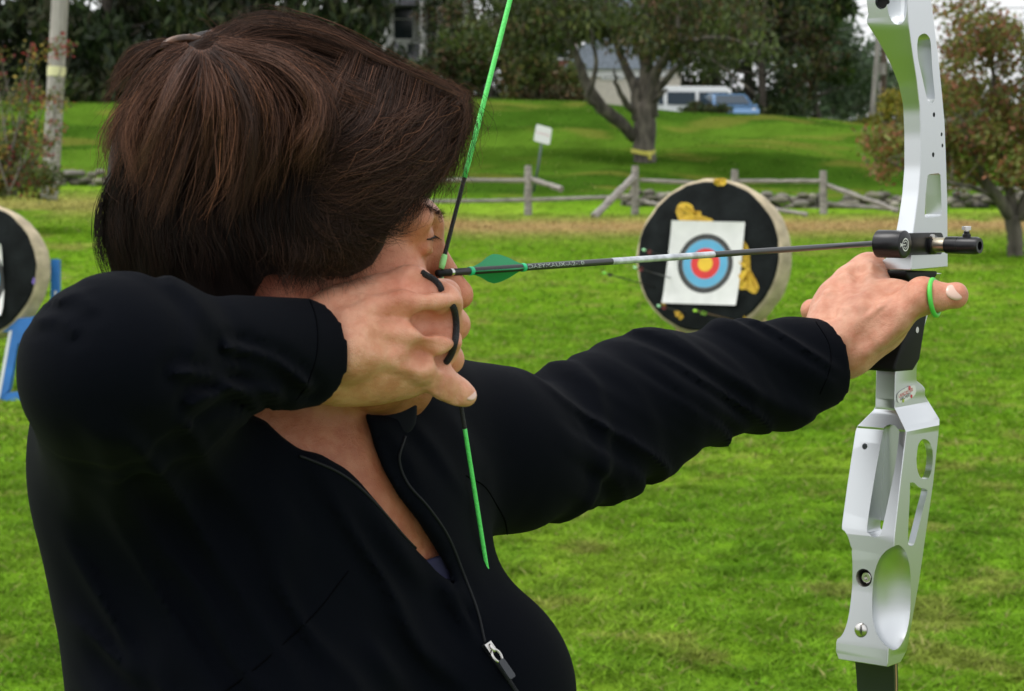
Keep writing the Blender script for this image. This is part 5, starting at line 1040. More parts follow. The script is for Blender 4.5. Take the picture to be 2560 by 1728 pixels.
Hl.cone(P(2172, 702, 2.118), P(2240, 748, 2.08), .012, .0125, .014); Hl.cone(P(2240, 748, 2.08), P(2304, 746, 2.045), .0125, .012, .014); Hl.ell(P(2215, 765, 2.075), (.03, .012, .02), None, .018)
Hl.chain([i_m, P(2212, 708, 2.165), P(2245, 742, 2.19), P(2275, 765, 2.18)], [.0115, .0095, .0085, .0072], .006)
Hl.chain([m_m, P(2128, 748, 2.165), P(2165, 790, 2.19), P(2200, 800, 2.18)], [.0115, .0098, .0088, .0075], .006)
Hl.chain([r_m, P(2078, 785, 2.155), P(2095, 830, 2.175), P(2135, 835, 2.165)], [.011, .0095, .0085, .0072], .006)
Hl.chain([p_m, P(2030, 776, 2.122), P(2034, 815, 2.138), P(2065, 835, 2.135)], [.0098, .0098, .0082, .007], .005)
for a, b in ((P(2130, 855, 2.048), P(2168, 700, 2.108)), (P(2105, 845, 2.05), P(2120, 722, 2.1)), (P(2170, 870, 2.04), P(2290, 752, 2.024))): Hl.cone(a, b, .003, .003, .012)
sculpt(Hl, [([(2173, 668)], .0105, .0035, .006), ([(2121, 695)], .0105, .0035, .006), ([(2079, 731)], .010, .0032, .006), ([(2061, 759)], .009, .0028, .006), ([(2125, 845), (2150, 770), (2170, 695)], .005, .0015, .01), ([(2098, 835), (2108, 770), (2118, 715)], .005, .0015, .01), ([(2205, 850), (2250, 805), (2300, 752)], .007, .0018, .012), ([(2310, 728)], .011, .0016, .01), ([(2160, 800), (2200, 770), (2225, 750)], .002, .0008, .004)])
sculpt(Hl, [([(2147, 674), (2140, 720)], .006, -.0026, .01), ([(2099, 706), (2103, 752)], .006, -.0026, .01), ([(2068, 746), (2082, 785)], .005, -.002, .008), ([(2170, 845), (2215, 800)], .009, -.0018, .014), ([(2325, 716), (2322, 760)], .003, -.0006, .004)])
lv, lf = largest(*Hl.mesh())
lt = tint_near(lv, (.84, .8, .77), [(q, .013, (.84, .62, .58)) for q in (i_m, m_m, r_m, p_m)] + [(P(2125, 742, 2.085), .008, (.8, .56, .56)), (P(2310, 725, 2.025), .02, (.85, .7, .62)), (P(2385, 735, 2.02), .013, (.95, .78, .77)), (P(2020, 760, 2.115), .012, (.92, .78, .75))])  # base tint darkened so the skin colour dims the strong light on this hand
# ---- arms and trunk hidden under the clothes, coarse
Bd = SDF(np.array([-.46, 1.18, .7]), np.array([.42, 2.24, 1.45]), .009); torso(Bd, -.016); Bd.ell(SHL - ZU * .01, (.06, .06, .06)); Bd.ell(SHR, (.06, .06, .06))
for a, b, ra, rb in ((SHR, ELR, .045, .04), (ELR, P(745, 880, 1.5), .036, .03)): Bd.cone(a, b, ra, rb, .02)
Bd.chain([SHL, ELL_, P(2060, 892, 2.06)], [.036, .022, .026], .02)
bv_, bf_ = largest(*Bd.mesh())
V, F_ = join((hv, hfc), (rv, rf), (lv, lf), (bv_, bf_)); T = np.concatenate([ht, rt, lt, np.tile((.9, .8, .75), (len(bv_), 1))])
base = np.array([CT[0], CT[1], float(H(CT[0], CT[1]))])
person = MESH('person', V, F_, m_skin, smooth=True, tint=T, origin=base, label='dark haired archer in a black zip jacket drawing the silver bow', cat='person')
jk = MESH('jacket', jv, jf, m_cloth, person, smooth=True)
jb = BVHTree.FromPolygons([tuple(q) for q in jv], [tuple(map(int, q)) for q in jf])
def cast(bvh, px, py):
    r = ray(px, py); r = r / np.linalg.norm(r); h = bvh.ray_cast(Vector(CAM), Vector(r)); return None if h[0] is None else (np.array(h[0]), np.array(h[1]))
def on_cloth(pts, n, lift):
    out = []
    for x, y in spline(pts, n):
        h = cast(jb, x, y)
        if h is not None: out.append(h[0] + nrm(h[1]) * lift if np.dot(h[1], ray(x, y)) < 0 else h[0] - nrm(h[1]) * lift)
    q = np.array(out)
    if len(q) > 6:
        br = [0] + [i for i in range(1, len(q)) if np.linalg.norm(q[i] - q[i - 1]) > .03] + [len(q)]; k = int(np.argmax(np.diff(br))); q = q[br[k]:br[k + 1]]
        for _ in range(2): q[1:-1] = (q[:-2] + q[1:-1] * 2 + q[2:]) / 4
    return q
m_zip = MAT('zip_tape', (.007, .008, .01), .6, spec=.2); m_seam = MAT('seam_thread', (.002, .0022, .003), 1.0, spec=.02)
zp = MB(); e1_ = [(748, 1140), (800, 1160), (850, 1184), (900, 1221), (955, 1278), (1015, 1348), (1078, 1412), (1100, 1450), (1140, 1515), (1200, 1612)]
e2_ = [(1012, 1092), (998, 1150), (1020, 1210), (1070, 1268), (1120, 1342), (1160, 1440), (1194, 1530), (1212, 1608)]
for e_ in (e1_, e2_): zp.tube(on_cloth(e_, 70, .0004), .0011, 6)
q = on_cloth([(1206, 1612), (1250, 1670), (1300, 1745), (1360, 1850)], 40, .0003); zp.tube(q, .0018, 6)
zo = zp.build('zipper', m_zip, jk, True, fix=False)
h0 = cast(jb, 1218, 1625); n0 = h0[1] if np.dot(h0[1], ray(1218, 1625)) < 0 else -h0[1]; n0 = nrm(n0); zd_ = nrm(P(1250, 1683, h0[0] @ AX_F + .05) - P(1218, 1625, h0[0] @ AX_F + .05)); zd_ = nrm(zd_ - n0 * (zd_ @ n0)); zs_ = np.cross(n0, zd_); z0 = h0[0] + n0 * .002
mm = MB(); mm.box(z0 + n0 * .002, (.008, .0065, .004), [zd_, zs_, n0]).ell(z0 + n0 * .0045 + zd_ * .001, (.004, .0018, .0022), [zd_, zs_, n0]); 
k = np.linspace(0, 2 * math.pi, 17); mm.tube([z0 + n0 * .0045 + zd_ * (.0075 + .0055 * math.cos(x)) + zs_ * .0034 * math.sin(x) for x in k], .0009, 6); mm.build('zip_slider', m_steel, jk, True, sharp=40)
MB().prism(rr([z0 + n0 * .004 + zd_ * a_ + zs_ * b_ for a_, b_ in ((.0115, -.0028), (.0115, .0028), (.0275, .0031), (.0275, -.0031))], .2), n0 * .0022).build('zip_pull', MAT('grey_rubber', (.03, .033, .04), .5), jk)
for e_ in ([(870, 1428), (800, 1520), (740, 1580), (640, 1670), (540, 1745)], [(1165, 1190), (1210, 1215), (1240, 1260), (1262, 1300), (1270, 1345)], [(770, 740), (790, 800), (792, 880), (768, 960), (740, 1000)], [(2040, 806), (2072, 860), (2075, 920), (2050, 985)]):
    q = on_cloth(e_, 40, .0002)
    if len(q) > 8: MB().tube(q - AX_F * -.0002, .0006, 5).build('seam', m_seam, jk, True, fix=False)
# collar leaves standing open beside the neck
def leaf(pts2, d0, d1, th, m, name):
    q = [P(x, y, d0 + (d1 - d0) * t) for (x, y, t) in pts2]; q = spline(np.vstack([q, q[:1]]), len(q) * 5)[:-1]; o = MB().prism(list(q), AX_F * th + np.array([0, 0, -th * .2])).build(name, m, jk)
    def bvm(ob):
        b = ob.modifiers.new('v', 'BEVEL'); b.width = th * .45; b.segments = 3; b.limit_method = 'ANGLE'; b.angle_limit = math.radians(50)
    mods(o, bvm); o.data.shade_smooth(); o.data.set_sharp_from_angle(angle=math.radians(60)); return o
m_cloth2 = MAT('collar_jersey', (.006, .007, .011), .85, bump=.15, bscale=1200, sheen=.02, spec=.12)
leaf([(940, 985, .2), (990, 960, .5), (1036, 985, 1), (1041, 1040, 1), (1030, 1072, .9), (1004, 1086, .7), (975, 1075, .5), (950, 1040, .3)], 1.598, 1.606, .006, m_cloth2, 'collar')
# navy undershirt low in the neckline
Us = SDF(P(1000, 1640, 1.66) - .1, P(1240, 1385, 1.66) + .1, .003); torso(Us, .0015, .05)
sl, X, Y, Z = Us.sub(Us.lo, Us.lo + Us.n * Us.h); px, py, dd = project(*np.broadcast_arrays(X, Y, Z)); Us.F = np.maximum(Us.F, ((1393 + (1085 - px) * .35) - py) * dd / FP); uv_, uf_ = Us.mesh()
MESH('undershirt', uv_, uf_, MAT('navy_cotton', (.008, .008, .035), .9), person, smooth=True)
# trousers and shoes (below the frame)
Tr = SDF(base + [-.35, -.35, -.02], base + [.35, .35, .95], .009); hipc = CT - ZU * .52
fR, fL_ = base - Ah * .2 + ZU * .09, base + Ah * .2 + ZU * .09
Tr.ell([base[0], base[1], .86], (.175, .125, .13), AXT, .04)
for s_, f_ in ((-1, fR), (1, fL_)): Tr.chain([np.array([base[0], base[1], .82]) + Ah * .09 * s_, np.array([base[0], base[1], .48]) + Ah * .15 * s_, f_], [.095, .07, .06], .04)
tv, tf = Tr.mesh(); MESH('trousers', tv, tf, MAT('dark_denim', (.02, .025, .04), .9), person, smooth=True)
for f_ in (fR, fL_): sh = MB().ell(f_ + Sh * .06 - ZU * .045, (.05, .13, .045), AXT, 20, 12).box(f_ + Sh * .06 - ZU * .082, (.1, .25, .018), AXT).build('shoe', MAT('shoe_leather', (.03, .03, .03), .6), person, True, sharp=40)
# eye, nails
for q in (1, -1):
    ey_ = MB().ell(HL(.032 * q, .0768, .0045), (.0122, .0122, .0122), HA, 24, 16).build('eye', MAT('eye_white', (.6, .58, .55), .15), person, True)
    g_ = nrm(np.array([Ah @ hr, Ah @ hf, 0]) * .6 + np.array([0, 1, 0])); cdir = hr * g_[0] + hf * g_[1]; MB().lathe(HL(.032 * q, .0768, .0045) + cdir * .0112, cdir, [(0, .0057), (.0009, .0045), (.0014, .002), (.0015, 0)], 20).build('iris', MAT('brown_iris', (.05, .025, .012), .08), ey_, True)
m_nail = MAT('nail', (.64, .43, .345), .22, spec=.6, coat=.2)
def nail(c, n, d, w, l, th=.0016): n = nrm(n); d = nrm(d - n * np.dot(n, d)); MB().ell(c, (l, w, th), [d, np.cross(n, d), n], 18, 10).build('fingernail', m_nail, person, True)
nail(P(1173, 985, 1.5567), -AX_F * .8 + AX_U * .5 + AX_R * .45, AX_R - AX_U * .25 + AX_F * .1, .0052, .0058)
nail(P(2387, 731, 2.0228), -AX_F * .82 + AX_U * .5 + AX_R * .2, AX_R + AX_U * .0, .0086, .0098, .0036)
# finger sling and tab cord
k = np.linspace(0, 2 * math.pi, 41); tx = nrm(AX_R * .9 + AX_U * .1 - AX_F * .42); ty = nrm(np.cross(tx, AX_F)); tz = np.cross(tx, ty); sc_ = P(2336, 744, 2.031)
MB().tube([sc_ + ty * .0166 * math.cos(a_) + tz * .0166 * math.sin(a_) for a_ in k], .0023, 10, cap=False).build('finger_sling', MAT('green_rubber', (.08, .55, .06), .45), None, True, fix=False, label='bright green finger sling looped round the thumb of the bow hand', cat='finger sling')
m_cord = MAT('black_elastic', (.01, .01, .011), .8, bump=.5, bscale=700)
tabe = EMPTY('finger_tab', P(1120, 800, 1.56), 'finger tab with black elastic cords looped round the drawing fingers', 'finger tab')
hb = BVHTree.FromPolygons([tuple(q) for q in rv], [tuple(map(int, q)) for q in rf])
def cord(pts, r, lift=.0012):
    q = []
    for x, y in spline(pts, 44):
        h = cast(hb, x, y); q.append(h[0] + nrm(h[1] if np.dot(h[1], ray(x, y)) < 0 else -h[1]) * lift if h is not None else None)
    good = [i for i, v in enumerate(q) if v is not None]
    sp = spline(pts, 44)
    for i in range(44):
        if q[i] is None:
            j = min(good, key=lambda g: abs(g - i)); q[i] = P(*sp[i], float((q[j] - CAM) @ AX_F) + .004)
    q = np.array(q)
    dq = (q - CAM) @ AX_F
    for _ in range(12): dq[1:-1] = np.minimum(dq[1:-1], (dq[:-2] + dq[1:-1] * 2 + dq[2:]) / 4)
    tk = np.concatenate([np.linspace(.014, 0, 7), np.zeros(30), np.linspace(0, .016, 7)]); q = np.array([P(*sp[i], dq[i] + tk[i]) for i in range(44)])
    MB().tube(q, r, 9).build('cord', m_cord, tabe, True, fix=False)
cord([(1050, 678), (1066, 688), (1086, 700), (1100, 716), (1106, 734)], .0023, .001)
cord([(1120, 752), (1132, 766), (1139, 790), (1141, 820), (1138, 850), (1130, 880), (1118, 902), (1100, 918)], .0025, .0008)
MB().prism([P(x, y, 1.602) for x, y in ((1092, 706), (1112, 716), (1116, 890), (1088, 896))], AX_F * .004).build('leather_pad', MAT('brown_leather', (.12, .06, .03), .7), tabe)
# ---- hair
Hh = SDF(P(200, 760, 1.6) - np.array([.03, .16, .02]), P(1200, 20, 1.6) + np.array([.03, .16, .03]), .003)
Hh.ell(HL(0, -.012, .036), (.082, .1, .088), HA, .02)
Hh.ell(HL(0, .034, .062), (.05, .04, .038), HA, .03)
for c, r in ((P(650, 210, 1.60), (.058, .07, .03)), (P(500, 235, 1.57), (.042, .05, .036)), (P(620, 270, 1.555), (.05, .038, .045)), (P(440, 300, 1.59), (.026, .035, .035)), (P(520, 400, 1.565), (.06, .05, .05)), (P(425, 520, 1.585), (.042, .055, .065)), (P(440, 640, 1.59), (.042, .05, .055)), (P(620, 560, 1.555), (.056, .042, .055)), (P(600, 680, 1.57), (.052, .042, .038)), (P(820, 470, 1.54), (.05, .026, .055)), (P(900, 330, 1.56), (.052, .035, .045)), (P(1010, 330, 1.59), (.034, .045, .034)), (P(780, 610, 1.55), (.036, .026, .036))): Hh.ell(c, r, None, .03)
# keep the face clear
sl, X, Y, Z = Hh.sub(Hh.lo, Hh.lo + Hh.n * Hh.h); px, py, dd = project(*np.broadcast_arrays(X, Y, Z))
face = [(1124, 395), (1100, 440), (1058, 488), (1010, 525), (972, 565), (955, 620), (930, 660), (870, 690), (800, 690), (720, 680), (665, 690), (640, 740), (630, 900), (1400, 900), (1400, 420)]
fr = (np.broadcast_to(X, px.shape) - HC[0]) * hr[0] + (np.broadcast_to(Y, px.shape) - HC[1]) * hr[1]
Hh.F = np.maximum(Hh.F, -polydist(px, py, face) * dd / FP)
B = np.argwhere(np.abs(Hh.F) < .012); p = Hh.lo + B * Hh.h; Hh.F[tuple(B.T)] -= ((fbm(p[:, 0] * 40, p[:, 1] * 40, p[:, 2] * 14, s=5, o=2) - .5) * .008).astype(np.float32)
hbv, hbf = Hh.mesh(); hair_b = BVHTree.FromPolygons([tuple(q) for q in hbv], [tuple(map(int, q)) for q in hbf])
m_hair = MAT('brown_hair', (1, 1, 1), .62, tint=True, spec=.2)
def strand_mesh(Pth, r):
    """Pth (N,K,3), r (N,K) -> three sided tubes"""
    N, K, _ = Pth.shape; t = np.gradient(Pth, axis=1); t /= np.linalg.norm(t, axis=2, keepdims=True) + 1e-9
    u = np.cross(t, AX_F[None, None] + np.array([.13, .05, .21])); u /= np.linalg.norm(u, axis=2, keepdims=True) + 1e-9; w = np.cross(t, u); R = []
    for k in range(3): a = 2 * math.pi * k / 3 + .5; R.append(Pth + (u * math.cos(a) + w * math.sin(a)) * r[..., None])
    V = np.stack(R, 2).reshape(-1, 3); i = np.arange(N)[:, None, None] * K * 3 + np.arange(K - 1)[None, :, None] * 3; k = np.arange(3)[None, None]
    Q = np.stack(np.broadcast_arrays(i + k, i + (k + 1) % 3, i + 3 + (k + 1) % 3, i + 3 + k), -1).reshape(-1, 4); return V, Q
def drape(px, py, lift, d0=1.6):
    N, K = px.shape; D = np.full((N, K), np.nan)
    for i in range(N):
        for j in range(K):
            r = ray(px[i, j], py[i, j]); h = hair_b.ray_cast(Vector(CAM), Vector(r))
            if h[0] is not None: D[i, j] = float((np.array(h[0]) - CAM) @ AX_F)
    for i in range(N):
        g = ~np.isnan(D[i])
        D[i] = np.interp(np.arange(K), np.nonzero(g)[0], D[i][g]) if g.any() else d0
    for _ in range(3): D[:, 1:-1] = (D[:, :-2] + D[:, 1:-1] * 2 + D[:, 2:]) / 4
    D = D - lift
    return np.stack([(px - 1280) / FP * D, np.zeros_like(D), np.zeros_like(D)], -1) * AX_R + CAM + D[..., None] * AX_F - ((py - 864) / FP * D)[..., None] * AX_U
HS = []; HT = []
def family(guides, n, lift, jit=9, clump=.6, nclump=60, K=13, wid=.00016, col=(1, 1, 1), wav=6, lencut=(.7, 1.0), start=(0, .08), stray=.16, cjit=None):
    """locks of strands that follow neighbouring guide strokes over the scalp"""
    G_ = np.array([spline(g, 40) for g in guides]); m = len(G_); L = np.linspace(0, 1, K)[None]
    tc = np.sort(rng.random(nclump) * (m - 1)); ci = rng.integers(0, nclump, n); cw = (m - 1) / nclump * 1.1
    free = rng.random(n) < stray; t0_ = tc[ci] + rng.normal(0, cw, n); t0_ = np.where(free, rng.random(n) * (m - 1), t0_)
    pull = clump * L ** .9 * (~free)[:, None]
    tt = np.clip(t0_[:, None] * (1 - pull) + tc[ci][:, None] * pull, 0, m - 1.001)
    s1c = rng.uniform(*lencut, nclump); s0 = rng.uniform(*start, n); s1 = s1c[ci] + rng.normal(0, .07, n); s1 = np.where(free, rng.uniform(lencut[0], lencut[1] + .08, n), s1)
    ss = s0[:, None] + (s1 - s0)[:, None] * L
    i0 = tt.astype(int); f = tt - i0; si = ss * 38.99; a0 = np.clip(si.astype(int), 0, 38); g = si - a0
    def smp(i): return G_[i, a0] * (1 - g[..., None]) + G_[i, a0 + 1] * g[..., None]
    q = smp(i0) * (1 - f[..., None]) + smp(np.minimum(i0 + 1, m - 1)) * f[..., None]
    tan = np.gradient(q, axis=1); tan /= np.linalg.norm(tan, axis=2, keepdims=True) + 1e-9; nor = np.stack([-tan[..., 1], tan[..., 0]], -1)
    cj = jit * 1.1 if cjit is None else cjit
    wc = lambda s: (rng.normal(0, 1, nclump) * s)[ci][:, None] * np.sin(L * 6.28 * rng.uniform(.4, 1.3, nclump)[ci][:, None] + (rng.random(nclump) * 6.28)[ci][:, None]) * L
    offc = (rng.normal(0, cj, nclump)[ci])[:, None] * L + wc(wav * 1.6)
    ofi = rng.normal(0, jit, (n, 1)) * (1 - .55 * L * (~free)[:, None] * clump) * (.5 + .5 * L) + wav * .8 * rng.normal(0, 1, (n, 1)) * np.sin(L * 6.28 * rng.uniform(.5, 2.2, (n, 1)) + rng.random((n, 1)) * 6.28) * L
    q = q + nor * (offc + ofi)[..., None]
    lc = np.abs(rng.normal(0, 1, nclump))[ci][:, None]; lf_ = (lc * .7 + .5 * np.abs(rng.normal(0, 1, (n, 1)))) * lift * (.35 + .65 * np.sin(np.clip(L, 0, 1) * 2.6)) + .0006
    Pt = drape(q[..., 0], q[..., 1], lf_); r = wid * rng.uniform(.7, 1.5, (n, 1)) * np.interp(L, [0, .7, 1], [1, .9, .2])
    V, Q = strand_mesh(Pt, np.broadcast_to(r, (n, K))); HS.append((V, Q)); c = np.array([.04, .0215, .0145]) * np.array(col); ck = rng.uniform(.4, 1.75, nclump)[ci]
    T = c * (ck * rng.uniform(.5, 1.6, n))[:, None]; lt_ = rng.random(n) < .1; T[lt_] = T[lt_] * np.array([1.9, 1.75, 1.5]); HT.append(np.repeat(T, K * 3, 0))
warm = (1.3, 1.12, .98); dk = (.26, .23, .21)  # dk: shade below the spilling hair painted into the nape strands
# back of the head and nape
family([[(360, 330), (305, 420), (262, 520), (262, 620), (300, 720)], [(360, 330), (320, 450), (305, 560), (325, 720)], [(440, 380), (400, 520), (400, 640), (420, 730)], [(520, 420), (500, 560), (520, 650), (550, 730)], [(620, 420), (610, 560), (640, 650), (680, 740)], [(720, 420), (705, 540), (715, 640), (730, 690)], [(800, 400), (780, 500), (800, 600), (820, 670)]], 3600, .004, col=dk, jit=12, wav=9)
# hair combed from the forehead and temple back over the side
family([[(1160, 232), (1152, 300), (1130, 370), (1085, 430), (1040, 485), (980, 530)], [(1110, 220), (1095, 310), (1055, 400), (985, 465), (900, 500), (800, 500)], [(1040, 185), (1010, 300), (950, 385), (860, 430), (770, 430)], [(960, 150), (920, 270), (860, 340), (800, 380), (750, 400)], [(880, 110), (840, 220), (800, 280), (770, 330)]], 4200, .0045, nclump=70, jit=18, wav=15, start=(0, .35), col=(1.0, .92, .9))
family([[(1167, 232), (1156, 310), (1132, 390), (1112, 440)], [(1150, 240), (1135, 340), (1095, 430), (1050, 485)], [(1120, 240), (1100, 350), (1040, 450), (975, 515)]], 800, .006, col=warm, wid=.00011, lencut=(.5, 1.0), jit=18, wav=10, start=(0, .25))
# strands crossing each other on the side
family([[(1120, 225), (1000, 300), (880, 380), (780, 410)], [(1165, 250), (1080, 360), (960, 430), (830, 450)], [(1150, 330), (1080, 430), (980, 480), (880, 480)]], 1300, .008, col=(1.05, .92, .85), jit=26, wav=20, nclump=44, start=(0, .4), lencut=(.5, 1))
# lower side: fringe sweep and sideburn wisps
family([[(760, 420), (820, 480), (910, 515), (990, 530), (1040, 505)], [(760, 460), (830, 530), (910, 555), (970, 560), (1000, 545)], [(740, 500), (800, 570), (880, 600), (940, 605)], [(740, 520), (780, 600), (820, 650), (870, 665)]], 1900, .004, col=(.7, .62, .56), wav=11, jit=13)
family([[(880, 470), (895, 550), (925, 620), (955, 665)], [(820, 500), (840, 590), (865, 660), (895, 715)], [(780, 540), (785, 620), (800, 680), (815, 730)], [(730, 560), (725, 630), (730, 680), (735, 720)]], 520, .005, col=(.72, .66, .6), wav=12, wid=.00013, jit=12)
family([[(660, 560), (672, 640), (668, 700), (660, 735)], [(720, 560), (728, 640), (722, 700), (716, 740)], [(780, 570), (792, 650), (796, 700), (800, 745)], [(850, 590), (862, 650), (866, 700), (872, 730)]], 300, .006, col=(.8, .72, .66), jit=12, wav=11, nclump=36, stray=.4, wid=.00011, lencut=(.5, 1.05))
# crown combed to the clip
family([[(1165, 236), (1080, 200), (960, 148), (820, 80), (700, 56), (620, 62), (550, 105)], [(1120, 255), (1000, 205), (860, 145), (720, 95), (560, 112)], [(1060, 290), (940, 240), (820, 190), (700, 150), (570, 122)], [(980, 320), (880, 280), (790, 240), (690, 190), (575, 130)]], 4200, .003, col=(1.05, .95, .88), nclump=80, jit=11, wav=7, start=(0, .35))
# hair spilling out of the clip
mop = [[(470, 118), (405, 138), (350, 195), (312, 275), (282, 355), (276, 425)], [(478, 120), (418, 170), (358, 240), (318, 320), (296, 400)], [(490, 122), (445, 190), (400, 290), (360, 380), (330, 450)], [(500, 124), (490, 210), (460, 310), (430, 410), (400, 500)], [(512, 124), (530, 210), (530, 310), (500, 430), (470, 530)], [(520, 122), (570, 190), (600, 290), (590, 410), (560, 500)], [(530, 118), (620, 170), (680, 270), (690, 380), (670, 470)], [(540, 114), (670, 145), (760, 225), (790, 300), (770, 380), (735, 420)], [(545, 110), (700, 135), (800, 220), (812, 300), (790, 360), (770, 400)]]
family(mop, 6400, .03, col=(1.4, 1.18, 1.05), clump=.9, nclump=46, K=15, lencut=(.45, 1.12), wav=9, jit=14, cjit=30, start=(0, .05))
family(mop, 900, .03, col=(2.2, 1.8, 1.5), clump=.7, nclump=50, K=15, lencut=(.4, 1.08), wav=14, jit=18, cjit=28, start=(0, .1), wid=.00013)
family([[(470, 118), (400, 108), (330, 130), (300, 180)], [(470, 118), (380, 135), (310, 180), (270, 260)]], 500, .008, col=warm, jit=9, nclump=14)
family([[(600, 52), (560, 75), (520, 100), (480, 125)], [(640, 70), (590, 90), (540, 110), (490, 130)], [(640, 110), (590, 115), (545, 122), (500, 140)], [(600, 90), (560, 130), (540, 180), (530, 240)], [(560, 80), (520, 130), (480, 190), (450, 250)]], 1500, .004, jit=10, wav=6, nclump=40, col=(1.2, 1.05, .95))
family([[(1100, 218), (1140, 222), (1168, 250), (1172, 300), (1150, 350)], [(1060, 205), (1120, 225), (1150, 275), (1150, 330), (1120, 380)], [(1020, 190), (1080, 215), (1115, 260), (1110, 320), (1080, 370)]], 420, .006, jit=20, wav=14, nclump=34, col=(1.3, 1.15, 1), wid=.00012, stray=.35, lencut=(.5, 1.1), start=(0, .4))
# flyaways
def fly(pts, n, **k): family([pts] * 2, n, K=9, nclump=1, jit=3, wav=3, **k)
for _ in range(150):
    x = rng.uniform(560, 1160); y = np.interp(x, [560, 700, 850, 1000, 1160], [80, 55, 95, 165, 230]); s_ = rng.choice([-1, 1]); L_ = rng.uniform(30, 110); fly([(x, y + 12), (x + s_ * L_ * .3, y - rng.uniform(0, 14)), (x + s_ * L_ * .7, y - rng.uniform(0, 22) + .3 * s_ * L_), (x + s_ * L_, y + rng.uniform(-20, 20) + .45 * s_ * L_)], 1, lift=.003, wid=.00008, col=(1.7, 1.5, 1.2))
for _ in range(70):
    x, y = rng.uniform(1085, 1165), rng.uniform(235, 470); fly([(x - 20, y - 20), (x + rng.uniform(0, 15), y + 10), (x + rng.uniform(-20, 28), y + 50), (x + rng.uniform(-50, 30), y + 90)], 1, lift=.002, wid=.0001, col=(1.5, 1.3, 1.05))
for _ in range(26):
    x, y = rng.uniform(800, 980), rng.uniform(540, 690); fly([(x, y - 40), (x + rng.uniform(-20, 30), y), (x + rng.uniform(-40, 50), y + 30), (x + rng.uniform(-60, 70), y + 45)], 1, lift=.006, wid=.0001, col=(2, 2, 2))
for _ in range(40):
    x, y = rng.uniform(260, 420), rng.uniform(330, 470); fly([(x, y - 60), (x - rng.uniform(0, 12), y), (x - rng.uniform(-10, 20), y + 40), (x + rng.uniform(-25, 30), y + 70)], 1, lift=.012, wid=.0001, col=(1.3, 1.1, 1))
hv_, hq_ = join(*HS); bt_ = np.tile(np.array([.011, .0065, .005]), (len(hbv), 1))
V, Q = join((hbv, hbf), (hv_, hq_)); hair = MESH('hair', V, Q, m_hair, person, smooth=True, tint=np.concatenate([bt_, np.concatenate(HT)]))
# brow and lashes
def bristles(name, roots, dirs, L_, r):
    n = len(roots); t = np.linspace(0, 1, 6)[None, :, None]; pts = roots[:, None] + dirs[:, None] * L_ * t + hu[None, None] * (-.25 * L_ * t ** 2); V, Q = strand_mesh(pts, np.broadcast_to(r * (1.05 - np.linspace(0, 1, 6)), (n, 6))); MESH(name, V, Q, m_hair, person, smooth=True, tint=np.tile((.02, .013, .009), (len(V), 1)))
fb = BVHTree.FromPolygons([tuple(q) for q in hv], [tuple(map(int, q)) for q in hfc])
for q in (1, -1):
    n = 260; u = rng.random(n); rts = np.array([HL(q * (.012 + .042 * a_), .098 - .03 * a_ ** 2, .0215 + .006 * math.sin(a_ * 2.4) + rng.normal(0, .0026)) for a_ in u]); rts = np.array([np.array(fb.find_nearest(Vector(r_))[0]) for r_ in rts])
    bristles('eyebrow', rts, np.array([nrm(hr * q * (.8 + .4 * rng.random()) + hf * (.25 - .5 * a_) + hu * (.45 - .8 * a_)) for a_ in u]), .0105, .0001)
    n = 46; u = np.linspace(0, 1, n); rts = np.array([HL(q * (.022 + .024 * a_), .0935 - .0125 * a_ ** 1.4, .0068 + .0012 * math.sin(a_ * 3.1) - .002 * a_) for a_ in u]); rts = np.array([np.array(fb.find_nearest(Vector(r_))[0]) for r_ in rts]); MB().tube(rts[4:] + hf * .0003 + hr * q * .0003, .00055, 6).build('lash_line', MAT('dark_lash', (.012, .007, .005), .7), person, True, fix=False); bristles('eyelash', rts, np.array([nrm(hf + hr * q * (a_ - .2) - hu * .15) for a_ in u]), .0062, .00012)
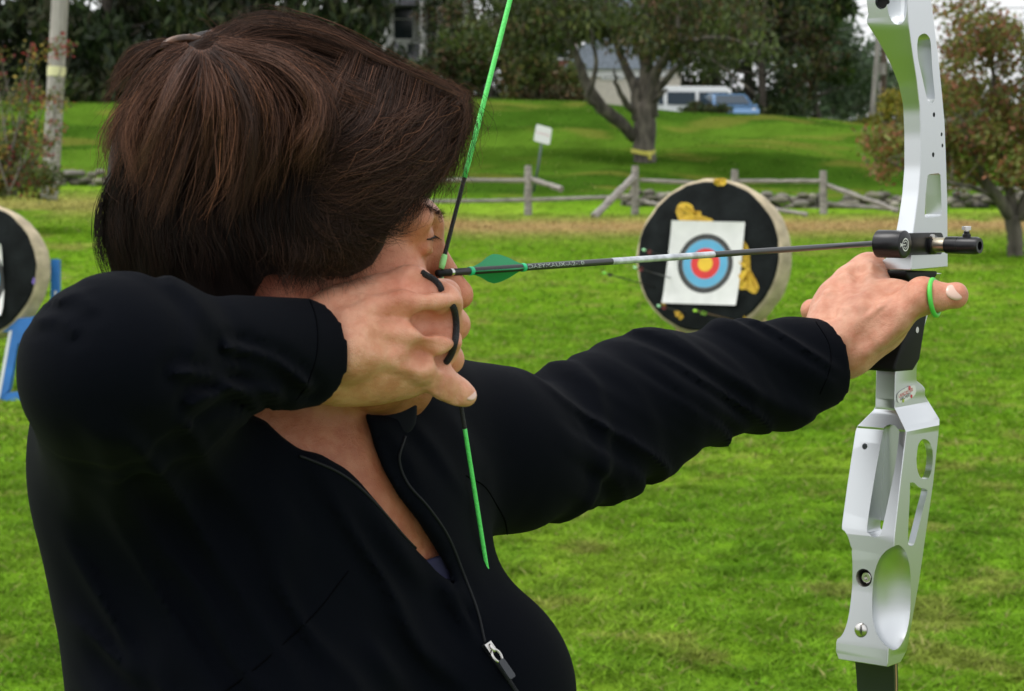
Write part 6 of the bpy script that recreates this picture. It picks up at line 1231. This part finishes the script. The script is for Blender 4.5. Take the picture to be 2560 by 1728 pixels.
# tortoiseshell claw clip
m_clip = MAT('tortoiseshell', (.07, .028, .01), .35, var=.6, vscale=70); k = np.linspace(0, math.pi, 15)
cp = MB(); c0 = P(475, 128, 1.54); cp.tube([c0 + AX_R * (.018 * math.cos(x)) + AX_U * (.0085 * math.sin(x)) + AX_F * .004 * math.cos(x) for x in k], .0034, 8); cp.tube([c0 + AX_F * .02 + AX_R * (.017 * math.cos(x)) + AX_U * (.008 * math.sin(x)) for x in k], .003, 8)
cp.tube([c0 + AX_U * .0085 - AX_F * .002, c0 + AX_U * .009 + AX_F * .022], .0035, 8); cp.build('hair_clip', m_clip, hair, True, fix=False)
# ================================================================== CAMERA, LIGHT
cam = bpy.data.cameras.new('camera'); co = bpy.data.objects.new('camera', cam); COL.objects.link(co); co.location = CAM; co.rotation_euler = (math.pi / 2 - PHI, 0, 0)
cam.sensor_width = 36; cam.lens = 36 * FP / 2560; cam.clip_end = 3000; cam.clip_start = .05
cam.dof.use_dof = True; cam.dof.focus_distance = 1.9; cam.dof.aperture_fstop = 21; SC.camera = co
w = bpy.data.worlds.new('World'); SC.world = w; w.use_nodes = True; nt = w.node_tree; bg = nt.nodes['Background']
sk = nt.nodes.new('ShaderNodeTexSky'); sk.sky_type = 'NISHITA'; sk.sun_disc = False; EL, AZ = math.radians(66), math.radians(-105)
sk.sun_elevation = EL; sk.sun_rotation = AZ; sk.dust_density = 4; sk.air_density = 1.2; sk.ozone_density = .6
hs_ = nt.nodes.new('ShaderNodeHueSaturation'); hs_.inputs['Saturation'].default_value = .16; nt.links.new(sk.outputs[0], hs_.inputs['Color']); mxs = nt.nodes.new('ShaderNodeMix'); mxs.data_type = 'RGBA'; mxs.inputs[0].default_value = .62; mxs.inputs[7].default_value = (3.35, 3.42, 3.5, 1); nt.links.new(hs_.outputs[0], mxs.inputs[6]); nt.links.new(mxs.outputs[2], bg.inputs['Color']); bg.inputs['Strength'].default_value = .15
sl = bpy.data.lights.new('sun', 'SUN'); sl.energy = .55; sl.angle = math.radians(30); sl.color = (1, .97, .92); so = bpy.data.objects.new('sun', sl); COL.objects.link(so)
sd = Vector((math.sin(AZ) * math.cos(EL), math.cos(AZ) * math.cos(EL), math.sin(EL))); so.rotation_euler = sd.to_track_quat('Z', 'Y').to_euler(); so.location = (0, 0, 30)
SC.view_settings.view_transform = 'Standard'; SC.view_settings.look = 'None'; SC.view_settings.gamma = 1; SC.view_settings.exposure = EXPO
